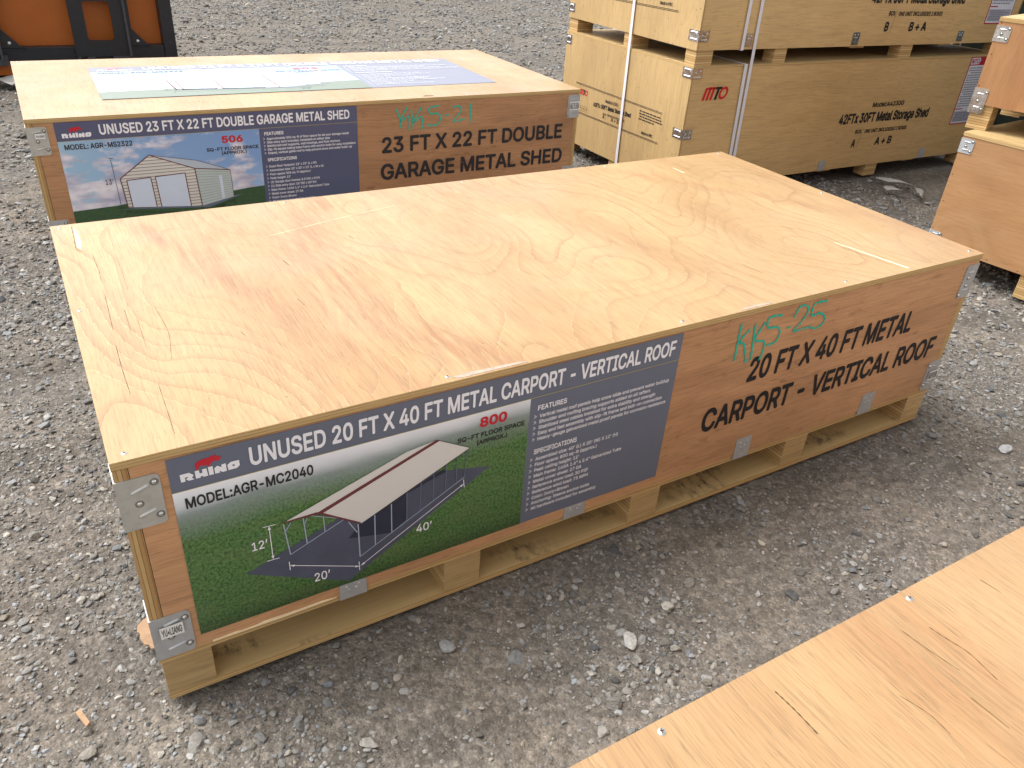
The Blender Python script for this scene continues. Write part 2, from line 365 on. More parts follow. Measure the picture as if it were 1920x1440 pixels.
# wood
LID = veneer('lid_veneer', (0.430,0.282,0.133), (0.358,0.214,0.092), (0.265,0.142,0.058), (0.55,0.405,0.225), 1.3, 30.0, lw=0.0019, dw=0.022,
             knots=((0.20,0.0,0.6,0.36,8.0), (1.19,0.30,0.6,0.17,4.5), (1.9,0.27,0.6,0.2,4.5), (0.60,0.08,0.6,0.12,-2.2), (2.2,0.85,0.6,0.2,3.2), (1.03,0.71,0.6,0.18,3.5)),
             hearts=((0.76,-0.754,0.648,0.085,1.0), (0.54,-0.32,0.0,0.035,1.0), (2.62,-0.77,0.0,0.05,0.7), (0.95,-0.6,0.5,0.06,0.5), (2.42,-0.05,0.0,0.10,0.5), (1.55,-0.3,0.0,0.07,0.4), (0.42,-0.10,0.0,0.05,0.5), (0.30,0.05,0.0,0.07,0.35), (1.30,-0.45,0.1,0.06,0.4)))
LIDB = veneer('back_lid_veneer', (0.435,0.288,0.143), (0.362,0.220,0.101), (0.275,0.155,0.072), (0.58,0.44,0.26), 5.7, 20.0, scale=1.3, lw=0.003, hearts=((1.9,0.2,0.0,0.25,0.5), (0.3,0.1,0.0,0.2,0.4), (1.2,-0.3,0.0,0.15,0.4)))
LIDF = veneer('near_lid_veneer', (0.405,0.260,0.127), (0.335,0.198,0.092), (0.255,0.14,0.063), (0.51,0.37,0.21), 9.2, 5.0, fib=0.8, line_amt=0.35, dark_amt=0.3, hearts=((0.8,-0.15,0.0,0.12,0.5), (1.25,-0.2,0.0,0.10,0.5), (0.45,0.1,0,0.08,0.35)))
RED = plywood('red_brown_veneer', (0.55,0.312,0.160), (0.49,0.262,0.127), (0.31,0.15,0.075), 'x', 2.4, 7.0, 1.2, 0.35, 0.55, 0.7, thin=0.6,  rough=0.55, line=(0.46,0.26,0.15), spots=0.5, tone=0.2)
RED2 = plywood('brown_veneer', (0.485,0.268,0.137), (0.43,0.225,0.109), (0.26,0.13,0.063), 'x', 6.4, 7.0, 1.2, 0.35, 0.55, 0.7, thin=0.6,  rough=0.55, line=(0.42,0.23,0.12), spots=0.55, tone=0.2)
TAN = plywood('tan_veneer', (0.44,0.25,0.12), (0.39,0.205,0.09), (0.30,0.145,0.06), 'x', 3.3, 10.0, 1.5, 0.45, 0.35, 0.4, rough=0.5, line=(0.38,0.19,0.08), knots=((0.16,0,0.22,0.12,3.5),), cross=3.0)
TAN2 = plywood('orange_tan_veneer', (0.45,0.235,0.105), (0.39,0.19,0.078), (0.31,0.135,0.055), 'z', 8.3, 5.0, 1.2, 0.3, 0.4, 0.6, rough=0.5, line=(0.42,0.2,0.09), knots=((0.10,0,0.92,0.05,2.5),))
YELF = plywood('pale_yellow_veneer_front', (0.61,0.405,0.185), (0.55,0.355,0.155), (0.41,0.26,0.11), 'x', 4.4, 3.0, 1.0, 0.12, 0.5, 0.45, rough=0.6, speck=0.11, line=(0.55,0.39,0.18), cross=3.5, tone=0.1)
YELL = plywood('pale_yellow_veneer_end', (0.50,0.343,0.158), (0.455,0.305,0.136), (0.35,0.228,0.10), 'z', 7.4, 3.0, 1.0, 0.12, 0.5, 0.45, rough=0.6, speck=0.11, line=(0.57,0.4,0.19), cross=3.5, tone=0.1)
PAL = plywood('pallet_wood', (0.50,0.355,0.17), (0.45,0.31,0.14), (0.37,0.235,0.10), 'x', 2.9, 6.0, 1.6, 0.35, 0.6, 0.7, rough=0.66, speck=0.09, spots=0.5, tone=0.25, thin=0.6, line=(0.58,0.42,0.2))
n = N('deck_wood'); P = n.coord()
fb = n.noise(n.map(P, scale=(4, 90, 1)), 1.0, 3.0, 0.6)
c = n.mix(n.ramp(fb, [(0.3, 0.0), (0.7, 1.0)]), (0.44,0.31,0.14), (0.51,0.365,0.17))
sm = n.math('MULTIPLY', n.ramp(n.noise(n.map(P, scale=(34, 16, 1), loc=(2,0,0)), 1.0, 5.0, 0.75), [(0.46, 0.0), (0.60, 1.0)]),
            n.ramp(n.noise(n.map(P, scale=(3.2, 7, 1), loc=(0.6,0.3,0)), 1.0, 2.0), [(0.53, 0.0), (0.62, 0.85)]))
c = n.mix(sm, c, (0.05,0.045,0.04))
DECK = n.out(Base_Color=c, Roughness=0.6, Specular_IOR_Level=0.25)
EDGE = ply_edge('plywood_edge', (0.58,0.42,0.20), (0.40,0.25,0.10), (0.16,0.08,0.035), 0.0062, 0.0)
EDGEV = ply_edge('plywood_edge_upright', (0.55,0.39,0.18), (0.34,0.19,0.075), (0.12,0.06,0.03), 0.0075, 1.0, 0, 0.6)
STACK = ply_edge('block_layers', (0.60,0.42,0.20), (0.38,0.23,0.09), (0.09,0.045,0.02), 0.0115, 2.0, 2, 0.6)
CRACK = plain('crack_dark', (0.10,0.055,0.025), 0.9, 0.3, 80)
PALE = plain('fresh_split_wood', (0.80,0.66,0.42), 0.7, 0.1, 60)
GREY_SCUFF = plain('scuffed_edge', (0.36,0.30,0.24), 0.8, 0.2, 90)
# metals, print, plastics
GALV = galv('galvanised_plate', (0.50,0.50,0.47), 0.48, 0.45)
GALV2 = galv('bluish_galvanised_plate', (0.46,0.475,0.49), 0.5, 0.45)
SHINY = galv('bright_zinc_plate', (0.66,0.67,0.68), 0.22, 0.95, 0.05)
RIVET = galv('zinc_rivet', (0.60,0.60,0.58), 0.25, 0.9)
RIMD = galv('dark_rivet_rim', (0.20,0.20,0.19), 0.5, 0.4)
STICK = plain('white_sticker', (0.72,0.72,0.70), 0.4, 0.03)
INK = worn_ink('black_stencil_ink', (0.016,0.015,0.017), (0.36,0.18,0.09), 0.5, lo=0.70)
INKW = worn_ink('worn_black_stencil_ink', (0.026,0.024,0.026), (0.33,0.165,0.08), 0.7, lo=0.66)
INKM = worn_ink('black_box_ink', (0.020,0.018,0.018), (0.46,0.31,0.14), 0.4, lo=0.62)
INKG = worn_ink('faint_brown_ink', (0.20,0.12,0.05), (0.46,0.31,0.14), 0.5, lo=0.5)
MTORED = worn_ink('red_box_ink', (0.50,0.018,0.022), (0.46,0.31,0.14), 0.2, lo=0.66)
TEAL = worn_ink('teal_marker', (0.012,0.42,0.31), (0.40,0.22,0.12), 0.5, lo=0.58)
def lam(m_):   # clear laminate over the print
    b = m_.node_tree.nodes['Principled BSDF'].inputs; b['Coat Weight'].default_value = 0.55; b['Coat Roughness'].default_value = 0.14; b['Coat IOR'].default_value = 1.5; b['Specular IOR Level'].default_value = 0.3
    t_ = m_.node_tree; nz = t_.nodes.new('ShaderNodeTexNoise'); nz.inputs['Scale'].default_value = 9.0; nz.inputs['Detail'].default_value = 3.0; tc = t_.nodes.new('ShaderNodeTexCoord'); t_.links.new(tc.outputs['Object'], nz.inputs['Vector'])
    bp = t_.nodes.new('ShaderNodeBump'); bp.inputs['Strength'].default_value = 0.25; bp.inputs['Distance'].default_value = 0.006; t_.links.new(nz.outputs[0], bp.inputs['Height']); t_.links.new(bp.outputs[0], t_.nodes['Principled BSDF'].inputs['Coat Normal'])
    return m_
def gloss(name, col, rough=0.33, var=0.05): 
    m_ = plain(name, col, rough, var, 12.0, 0.0, 0.5); return lam(m_)
SLATE = gloss('slate_print', (0.122,0.140,0.195))
SLATEB = gloss('blue_slate_print', (0.075,0.092,0.175))
WHITEP = gloss('white_print', (0.80,0.80,0.84))
BLACKP = gloss('black_print', (0.016,0.016,0.018))
REDP = gloss('red_print', (0.50,0.012,0.03))
GOLDP = gloss('gold_line_print', (0.42,0.36,0.12))
MATP = gloss('dark_blue_print', (0.070,0.079,0.125), var=0.25)
MATD = gloss('deep_blue_print', (0.018,0.023,0.05), var=0.3)
STEELP = gloss('pale_steel_print', (0.34,0.40,0.50))
STEELD = gloss('dull_steel_print', (0.12,0.15,0.22))
MAROON = gloss('maroon_print', (0.14,0.032,0.035))
IVORY_D = gloss('side_cladding_print', (0.46,0.54,0.53))
DOORP = gloss('pale_door_print', (0.58,0.66,0.80))
ROOFP = gloss('grey_roof_print', (0.44,0.52,0.60))
n = N('ribbed_roof_print'); u = n.sep(n.coord('UV'))
rb = n.math('FRACT', n.math('MULTIPLY', n.math('ADD', n.math('MULTIPLY', u[0], 0.55), n.math('MULTIPLY', u[1], -1.0)), -160.0))
ROOFR = lam(n.out(Base_Color=n.mix(n.ramp(rb, [(0.0,0.0),(0.35,1.0),(0.7,1.0),(1.0,0.0)]), (0.56,0.54,0.52), (0.68,0.665,0.645)), Roughness=0.33))
n = N('clad_print'); u = n.sep(n.coord('UV'))
rb = n.math('FRACT', n.math('MULTIPLY', u[1], 78.0))
CLADP = lam(n.out(Base_Color=n.mix(n.ramp(rb, [(0.0,0.0),(0.16,0.0),(0.3,1.0),(1.0,0.85)]), (0.20,0.20,0.20), (0.66,0.64,0.60)), Roughness=0.33))
# meadow photograph: white mist above green turf
n = N('misty_meadow_print'); uv = n.coord('UV'); u = n.sep(uv)
hz = n.math('ADD', u[1], n.math('MULTIPLY', n.math('SUBTRACT', n.noise(n.map(uv, scale=(6, 14, 1)), 1.0, 4.0), 0.5), 0.035))
hz = n.math('ADD', hz, n.math('MULTIPLY', u[0], -0.02))
g1 = n.noise(n.map(uv, scale=(190, 150, 1)), 1.0, 4.0, 0.75); g2 = n.noise(n.map(uv, scale=(11, 26, 1)), 1.0, 4.0, 0.6)
turf = n.mix(n.ramp(g1, [(0.36,0.0),(0.62,1.0)]), (0.010,0.050,0.013), (0.112,0.240,0.066))
turf = n.mix(n.ramp(g2, [(0.45,0.0),(0.75,0.42)]), turf, (0.15,0.185,0.075))
mist = n.ramp(hz, [(0.395,0.0),(0.430,0.35),(0.462,0.8),(0.490,1.0)])
sky_c = n.ramp(hz, [(0.455,(0.30,0.34,0.37)),(0.475,(0.60,0.63,0.68)),(0.512,(0.84,0.85,0.90))])
dk = n.ramp(u[1], [(0.155, 0.45), (0.20, 0.85), (0.30, 1.0)])
MEADOW = lam(n.out(Base_Color=n.mix(mist, n.mix(1.0, turf, dk, 'MULTIPLY'), sky_c), Roughness=0.33))
# cloudy sky photograph
n = N('cloudy_sky_print'); uv = n.coord('UV'); u = n.sep(uv)
cl = n.noise(n.map(uv, scale=(7, 13, 1), loc=(0.4,0.9,0)), 1.0, 6.0, 0.55, 0.3)
lo = n.ramp(u[0], [(0.09,0.12),(0.35,0.04),(0.52,-0.0),(0.84,0.03)])
lo2 = n.ramp(u[1], [(0.25,0.10),(0.42,0.06),(0.47,-0.0),(0.53,0.0)])
k = n.math('ADD', n.math('ADD', cl, lo), lo2)
skyb = n.ramp(u[1], [(0.25,(0.34,0.50,0.74)),(0.40,(0.20,0.35,0.62)),(0.53,(0.17,0.31,0.58))])
skyb = n.mix(n.ramp(u[0], [(0.1,0.75),(0.4,0.15),(0.8,0.0)]), skyb, (0.36,0.55,0.68))
c = n.mix(n.ramp(k, [(0.56,0.0),(0.66,1.0)]), skyb, n.ramp(n.noise(n.map(uv, scale=(8,20,1), loc=(2,0.7,0)),1.0,5.0), [(0.38,(0.38,0.39,0.53)),(0.62,(0.74,0.72,0.78))]))
CLOUDS = lam(n.out(Base_Color=c, Roughness=0.33))
n = N('dark_turf_print'); uv = n.coord('UV')
g = n.noise(n.map(uv, scale=(60, 240, 1)), 1.0, 4.0, 0.65)
TURF = lam(n.out(Base_Color=n.mix(n.ramp(g, [(0.3,0.0),(0.7,1.0)]), (0.016,0.055,0.025), (0.05,0.11,0.042)), Roughness=0.33))
STRAP = plain('white_strap', (0.66,0.65,0.70), 0.35, 0.05, 40)
BLACKM = plain('black_painted_steel', (0.013,0.015,0.021), 0.42, 0.25, 25, spec=0.45)
GREYM = plain('dark_grey_steel', (0.05,0.052,0.062), 0.5, 0.2, 25)
ORANGE = plain('orange_painted_steel', (0.40,0.105,0.012), 0.42, 0.10, 6)
BOLT = galv('bolt_head', (0.75,0.75,0.7), 0.35, 0.6)
GREENP = plain('dark_green_print', (0.022,0.033,0.028), 0.4, 0.3, 20)
PAPER = gloss('white_instruction_sheet', (0.66,0.66,0.72), 0.3)
REDS = gloss('red_sheet_border', (0.40,0.02,0.035), 0.3)
GREYTX = gloss('grey_small_print', (0.20,0.20,0.24), 0.4)
FILM = plain('dirty_plastic_film', (0.36,0.35,0.33), 0.35, 0.15, 20)
SPLINT = plain('splintered_wood', (0.34,0.215,0.125), 0.75, 0.25, 50)

# ------------------------------------------------------------ ground
def vnoise(x, y, s, seed):
    r = np.random.default_rng(seed).random((64, 64)); x = x*s+13.3; y = y*s+7.7
    xi = np.floor(x).astype(int); yi = np.floor(y).astype(int); fx = x-xi; fy = y-yi
    fx = fx*fx*(3-2*fx); fy = fy*fy*(3-2*fy)
    g = lambda a, b: r[a % 64, b % 64]
    return (g(xi,yi)*(1-fx)+g(xi+1,yi)*fx)*(1-fy)+(g(xi,yi+1)*(1-fx)+g(xi+1,yi+1)*fx)*fy
def ground_h(x, y):
    d = np.minimum(1.0, np.hypot(x-1.5, y-1.0)/14)
    return -0.012+0.010*(vnoise(x,y,3.1,1)-0.5)+0.008*(vnoise(x,y,9.0,2)-0.5)+d*0.12*(vnoise(x,y,0.8,3)-0.5)+d*0.05*(vnoise(x,y,2.2,4)-0.5)
ax = np.unique(np.concatenate([np.arange(-1.6, 4.2, 0.035), np.arange(-6, 16, 0.14), np.linspace(-120, 160, 41)]))
ay = np.unique(np.concatenate([np.arange(-1.4, 2.6, 0.035), np.arange(-4, 18, 0.14), np.linspace(-60, 200, 41)]))
GX, GY = np.meshgrid(ax, ay); nx, ny = len(ax), len(ay)
gv = np.stack([GX.ravel(), GY.ravel(), ground_h(GX.ravel(), GY.ravel())], 1)
i = np.arange(nx-1); j = np.arange(ny-1); I, J = np.meshgrid(i, j); a = (J*nx+I).ravel()
gf = np.stack([a, a+1, a+nx+1, a+nx], 1)
def np_mesh(name, v, f, mat, tone=None, smooth=None):
    me = bpy.data.meshes.new(name); k = f.shape[1]
    me.vertices.add(len(v)); me.vertices.foreach_set('co', v.astype(np.float32).ravel())
    me.loops.add(f.size); me.loops.foreach_set('vertex_index', f.astype(np.int32).ravel())
    me.polygons.add(len(f)); me.polygons.foreach_set('loop_start', np.arange(0, f.size, k, dtype=np.int32))
    me.update(calc_edges=True); me.materials.append(mat)
    if tone is not None:
        at = me.color_attributes.new('tone', 'FLOAT_COLOR', 'POINT')
        at.data.foreach_set('color', np.concatenate([tone, np.ones((len(tone), 1))], 1).astype(np.float32).ravel())
    me.polygons.foreach_set('use_smooth', np.full(len(f), bool(smooth)))
    return me
n = N('gravel_dirt'); P = n.coord()
a1 = n.noise(P, 2.2, 4.0, 0.6); a2 = n.noise(P, 34.0, 4.0, 0.7); a3 = n.noise(P, 240.0, 3.0, 0.7)
base = n.mix(n.ramp(a1, [(0.36,0.0),(0.64,1.0)]), (0.136,0.123,0.110), (0.172,0.149,0.124))
v1 = n.node('ShaderNodeTexVoronoi', {'Vector': P, 'Scale': 62.0}); v2 = n.node('ShaderNodeTexVoronoi', {'Vector': P, 'Scale': 150.0})
peb = n.ramp(n.sep(v1.outputs['Color'])[0], [(0.0,0.75),(0.6,1.0),(1.0,1.4)]); peb2 = n.ramp(n.sep(v2.outputs['Color'])[1], [(0.0,0.8),(0.7,1.02),(1.0,1.45)])
base = n.mix(0.75, base, peb, 'MULTIPLY'); base = n.mix(0.8, base, peb2, 'MULTIPLY')
base = n.mix(1.0, base, n.ramp(n.noise(n.map(P, scale=(1.3, 5.5, 1)), 1.0, 5.0, 0.65), [(0.30, 0.68), (0.62, 1.08)]), 'MULTIPLY')
base = n.mix(1.0, base, n.ramp(a2, [(0.25,0.72),(0.7,1.15)]), 'MULTIPLY')
base = n.mix(1.0, base, n.ramp(a3, [(0.25,0.72),(0.7,1.2)]), 'MULTIPLY')
h = n.math('ADD', n.math('MULTIPLY', n.ramp(v1.outputs['Distance'], [(0.0,1.0),(0.5,0.0)]), 1.0), n.math('ADD', n.math('MULTIPLY', a2, 0.8), n.math('MULTIPLY', n.ramp(v2.outputs['Distance'], [(0.0,0.5),(0.5,0.0)]), 1.0)))
GRAVEL_DIRT = n.out(Base_Color=base, Roughness=0.92, Specular_IOR_Level=0.15, Normal=n.bump(h, 0.6, 0.006))
put(bpy.data.objects.new('ground', np_mesh('ground', gv, gf, GRAVEL_DIRT, smooth=True)), kind='structure')

# loose stones
n = N('crushed_stone'); at = n.node('ShaderNodeAttribute', attribute_name='tone'); P = n.coord()
dust = n.ramp(n.noise(P, 160.0, 3.0, 0.6), [(0.3, 0.78), (0.7, 1.18)])
STONE = n.out(Base_Color=n.mix(1.0, at.outputs['Color'], dust, 'MULTIPLY'), Roughness=0.88, Specular_IOR_Level=0.2, Normal=n.bump(n.noise(P, 420.0, 2.0), 0.25, 0.001))
def rock_templates(sub, cnt):
    out = []
    bm = bmesh.new(); bmesh.ops.create_icosphere(bm, subdivisions=sub, radius=1.0)
    v0 = np.array([p.co[:] for p in bm.verts]); f0 = np.array([[q.index for q in p.verts] for p in bm.faces]); bm.free()
    for _ in range(cnt):
        v = v0.copy()
        for _ in range(9):
            d = rng.normal(size=3); d /= np.linalg.norm(d); lim = rng.uniform(0.45, 0.9)
            k = v@d; v -= np.maximum(0, k-lim)[:, None]*d
        v += rng.normal(size=v.shape)*0.035
        v *= np.array([rng.uniform(0.85,1.35), rng.uniform(0.75,1.1), rng.uniform(0.45,0.75)])
        out.append(v)
    return out, f0
TPL = {1: rock_templates(1, 14), 2: rock_templates(2, 14), 3: rock_templates(3, 14)}
def stone_tone(n_):
    g = np.clip(rng.normal(0.195, 0.060, n_), 0.08, 0.42)
    w = rng.normal(0.0, 1.0, n_)
    return np.stack([g*(1.03+0.045*w), g*(1.0+0.005*w), g*(0.945-0.05*w)], 1)
# footprints (kept clear): x0,x1,y0,y1
FOOT = [(-0.005,2.405,-0.006,0.125),(-0.005,2.405,0.0,1.14),(0.0,2.47,2.24,3.40),(0.2,2.8,-2.0,-0.785)]
R3 = np.array([R_[:], U_[:], F_[:]])
def visible(x, y, mx=1.14):
    d = np.stack([x, y, np.zeros_like(x)], 1)-np.array(CAMP); c = d@R3.T
    u = FPX*c[:,0]/c[:,2]; v = FPX*c[:,1]/c[:,2]
    return (c[:,2] > 0.1) & (np.abs(u) < 960*mx) & (np.abs(v) < 720*mx+60)
def scatter(n_, x0, x1, y0, y1, rmed, rsig, rmin, rmax, lod, patch=0.0, dmin=0.0, dmax=99.0):
    x = rng.uniform(x0, x1, n_); y = rng.uniform(y0, y1, n_)
    dist = np.hypot(x-CAMP[0], y-CAMP[1])
    ok = visible(x, y) & (dist >= dmin) & (dist < dmax)
    for (a, b, c_, d_) in FOOT: ok &= ~((x > a) & (x < b) & (y > c_) & (y < d_))
    if patch:
        q = 0.6*vnoise(x, y, 2.9, 21)+0.4*vnoise(x, y, 7.0, 22)-np.where((y < 0) & (x > 0.25) & (x < 2.3), 0.06, -0.14)
        ok &= rng.random(n_) < np.clip((q-0.30)/0.3, 1-patch, 1)
    x, y = x[ok], y[ok]; r = np.clip(rmed*np.exp(rng.normal(0, rsig, len(x))), rmin, rmax)
    return x, y, r, np.full(len(x), lod)
def stones_mesh(name, sets):
    V, F, T = [], [], []; off = 0
    for (x, y, r, lod) in sets:
        if not len(x): continue
        tp, f0 = TPL[int(lod[0])]; k = len(x); idx = rng.integers(0, len(tp), k)
        base = np.array(tp)[idx]; nv = base.shape[1]
        an = rng.uniform(0, 2*np.pi, k); c, s = np.cos(an), np.sin(an)
        tl = rng.normal(0, 0.25, k)
        vx = base[:,:,0]; vy = base[:,:,1]; vz = base[:,:,2]+vx*tl[:,None]
        X = (vx*c[:,None]-vy*s[:,None])*r[:,None]+x[:,None]
        Y = (vx*s[:,None]+vy*c[:,None])*r[:,None]+y[:,None]
        Z = vz*r[:,None]+(ground_h(x, y)+r*rng.uniform(-0.1, 0.4, k))[:,None]
        V.append(np.stack([X, Y, Z], 2).reshape(-1, 3))
        F.append((f0[None]+(np.arange(k)*nv)[:,None,None]+off).reshape(-1, 3)); off += k*nv
        T.append(np.repeat(stone_tone(k), nv, 0))
    return np_mesh(name, np.concatenate(V), np.concatenate(F), STONE, np.concatenate(T), smooth=False)
near = [scatter(95000, -1.3, 3.2, -0.8, 2.6, 0.0035, 0.35, 0.002, 0.007, 1, 0.62, 0, 3.6),
        scatter(30000, -1.3, 3.6, -0.8, 2.6, 0.0064, 0.35, 0.004, 0.012, 2, 0.9, 0, 4.0),
        scatter(1900, -1.3, 3.6, -0.8, 2.6, 0.0115, 0.3, 0.008, 0.020, 3, 0.85, 0, 4.2),
        scatter(90000, -2.5, 5.0, 0.3, 6.0, 0.0075, 0.4, 0.0045, 0.018, 1, 0.7, 2.7, 5.6),
        scatter(3500, -2.5, 5.0, 0.3, 6.0, 0.015, 0.3, 0.01, 0.026, 2, 0.5, 2.7, 6.5),
        scatter(110000, -4.0, 14.0, 2.5, 15.0, 0.0125, 0.4, 0.008, 0.034, 1, 0.8, 5.3, 15.0)]
near = [s for s in near if len(s[0])]
put(bpy.data.objects.new('gravel_stones', stones_mesh('gravel_stones', near)), kind='stuff', label='loose grey crushed gravel covering the whole yard', category='gravel')
BIG = [(0.556,-0.128,0.021,'largest pale flat stone lying in front of the carport crate pallet'),
       (0.936,-0.302,0.0185,'tan angular stone midway between the carport crate and the nearest lid'),
       (1.008,-0.345,0.016,'rounded grey stone just right of the tan angular stone'),
       (0.318,-0.270,0.017,'grey pebble beside the bottom gravel heap near the front pallet'),
       (1.19,-0.22,0.0165,'pale grey stone close to the nearest lid edge on the right'),
       (-0.155,-0.03,0.0165,'dark bluish stone left of the front crate corner'),
       (2.86,0.02,0.017,'pale stone right of the front crate end'),
       (0.02,-0.31,0.021,'pale lumpy stone at the lower left edge of the gravel')]
for (x, y, r, lab) in BIG:
    tp, f0 = TPL[3]; v = tp[rng.integers(0, 14)]*r*np.array([1.15, 0.95, 0.8]); an = rng.uniform(0, 6)
    v = v@np.array([[math.cos(an), math.sin(an), 0], [-math.sin(an), math.cos(an), 0], [0, 0, 1]])
    o = bpy.data.objects.new('stone', np_mesh('stone', v, f0, STONE, np.tile(stone_tone(1)*1.25, (len(v), 1)), smooth=False))
    o.location = (x, y, float(ground_h(np.array([x]), np.array([y]))[0])+r*0.35)
    put(o, None, label=lab, category='stone', group='larger stones lying in the gravel')

# ------------------------------------------------------------ crate parts
def bumpcap(mb, fn, cx, cz, r, h, mat=0, n=10):
    prev = None
    for k in range(4):
        a = k/3*math.pi/2; rr = r*math.cos(a) if k < 3 else 0.0; hh = h*math.sin(a)
        ring = [fn(cx+rr*math.cos(2*math.pi*i/n), cz+rr*math.sin(2*math.pi*i/n), hh) for i in range(n)]
        if prev:
            for i in range(n):
                q = [prev[i], prev[(i+1) % n], ring[(i+1) % n], ring[i]]
                mb.face(q if k < 3 else q[:2]+[ring[0]], mat)
        prev = ring
def ridge(mb, fn, p, q, w, h, mat=0):
    dx, dy = q[0]-p[0], q[1]-p[1]; L = math.hypot(dx, dy); ux, uy = dx/L, dy/L; nx_, ny_ = -uy, ux
    prof = [(-1, 0), (-0.7, 0.7), (0, 1), (0.7, 0.7), (1, 0)]
    secs = []
    for t, s in ((0, 0.05), (0.06, 0.8), (0.12, 1), (0.88, 1), (0.94, 0.8), (1, 0.05)):
        secs.append([fn(p[0]+dx*t+nx_*a*w/2*s, p[1]+dy*t+ny_*a*w/2*s, h*b*s) for a, b in prof])
    for A, B in zip(secs, secs[1:]):
        for i in range(4): mb.face([A[i], A[i+1], B[i+1], B[i]], mat)
def bracket(parent, x0, x1, z0, z1, mat, wrap, depth, sticker=None, variant=0, y=0.0):
    """corner plate on the front face, bent round the corner (wrap = -1 left edge, +1 right edge)"""
    fn = front(0.0006, y); mb = MB(); t = 0.0022
    w, h = x1-x0, z1-z0
    cor = (0,1,1,0) if wrap < 0 else (1,0,0,1)
    mb.prism(rrect(x0, x1, z0, z1, 0.009, cor), fn, t)
    xe = x0 if wrap < 0 else x1
    a = (xe-0.0022, xe) if wrap < 0 else (xe, xe+0.0022)
    mb.box(a[0], a[1], y-0.0022, y+depth, z0, z1)
    o = mb.build('corner_bracket', mat, parent)
    fs = front(0.0028, y)
    X = (lambda s: x0+s*w) if wrap < 0 else (lambda s: x1-s*w)
    Z = lambda s: z0+s*h
    if variant == 0: segs = [((0.28,0.72),(0.74,0.83)), ((0.36,0.24),(0.80,0.33))]
    elif variant == 1: segs = [((0.28,0.20),(0.78,0.27)), ((0.30,0.80),(0.72,0.86))]
    else: segs = [((0.25,0.25),(0.75,0.25)), ((0.25,0.78),(0.75,0.78))]
    for p, q in segs:
        rb = MB(); ridge(rb, fs, (X(p[0]), Z(p[1])), (X(q[0]), Z(q[1])), 0.0062, 0.0036); rb.build('ridge', mat, o, smooth=True)
    for (a_, b_) in ((0.86,0.86), (0.86,0.20), (0.44,0.50)) if variant != 2 else ((0.6,0.62), (0.55,0.38), (0.9,0.12)):
        rv = MB(); rv.face([front(0.0030, y)(X(a_)+0.0075*math.cos(2*math.pi*i/14), Z(b_)-0.0004+0.0075*math.sin(2*math.pi*i/14)) for i in range(14)], 1)  # flat dark disc behind the rivet head, wider than the head
        bumpcap(rv, front(0.0031, y), X(a_), Z(b_), 0.0050, 0.0036); rv.build('rivet', [RIVET, RIMD], o)
    if sticker:
        s0, s1, c0, c1, txt, sl = sticker
        sx0, sx1 = sorted((X(s0), X(s1))); sk = MB()
        P4 = [(sx0, Z(c0)), (sx1, Z(c0)+sl*(sx1-sx0)), (sx1, Z(c1)+sl*(sx1-sx0)), (sx0, Z(c1))]
        sk.prism(P4, front(0.0070, y), 0.0003)
        text(sk, txt, sx0+0.003, sx1-0.003, Z(c0)+h*0.05+sl*0.003, Z(c1)-h*0.05, front(0.0077, y), 0.012, slope=sl, mat=1)
        sk.build('sticker', [STICK, BLACKP], o)
    return o
def clip(parent, x0, x1, z0, z1, mat=None, rivs=True, y=0.0):
    mb = MB(); mb.prism(rrect(x0, x1, z0, z1, 0.005, (0,0,1,1)), front(0.0006, y), 0.0014)
    mb.box(x0, x1, y-0.002, y+0.05, z0-0.0018, z0)
    if rivs:
        w, h = x1-x0, z1-z0
        for a_, b_ in ((0.28,0.78),(0.72,0.80),(0.35,0.55),(0.62,0.58)): bumpcap(mb, front(0.002, y), x0+a_*w, z0+b_*h, 0.0035, 0.0022)
    return mb.build('edge_clip', mat or GALV2, parent)
def screw(parent, x, y, z, r=0.0052):
    mb = MB(); fn = lambda u, v, t=0: (u, v, z+t)
    bumpcap(mb, fn, x, y, r, 0.0022, 0, 14)
    a = random.uniform(0, 1.5)
    for k in (0, math.pi/2):
        c, s = math.cos(a+k), math.sin(a+k)
        mb.face([fn(*p, 0.0024) for p in quad_line((x-c*r*0.55, y-s*r*0.55), (x+c*r*0.55, y+s*r*0.55), 0.0012)], 1)
    mb.build('screw', [RIVET, CRACK], parent)
def lid(parent, x0, x1, y0, y1, z0, z1, mat, decals=(), edge=None):
    mb = MB(); e = 1
    mb.box(x0, x1, y0, y1, z0, z1, (e, e, e, e, 0, 0))
    for pts, w, mm in decals:
        if w is None: mb.face([(u, v, z1+0.0005) for u, v in pts], mm)
        else: stroke(mb, pts, w, lambda u, v: (u, v, z1+0.0004), mm)
    return mb.build('lid', [mat, edge or EDGE, CRACK, PALE, GREY_SCUFF], parent)
def shell(parent, L, Wd, z0, z1, fmat, smat, t=0.024, inset=0.0, tf=0.010):
    """front/back panels between side panels; ends of the side panels show as layered edges"""
    MB().box(inset+t, L-inset-t, inset, inset+tf, z0, z1, (1,1,0,0,1,1)).build('front_panel', [fmat, EDGE], parent)
    MB().box(inset+t, L-inset-t, Wd-inset-tf, Wd-inset, z0, z1, (1,1,0,0,1,1)).build('back_panel', [fmat, EDGE], parent)
    MB().box(inset, inset+t-0.0012, inset, Wd-inset, z0, z1, (0,0,1,1,1,1)).build('side_panel', [smat, EDGEV], parent)
    MB().box(L-inset-t+0.0012, L-inset, inset, Wd-inset, z0, z1, (0,0,1,1,1,1)).build('side_panel', [smat, EDGEV], parent)
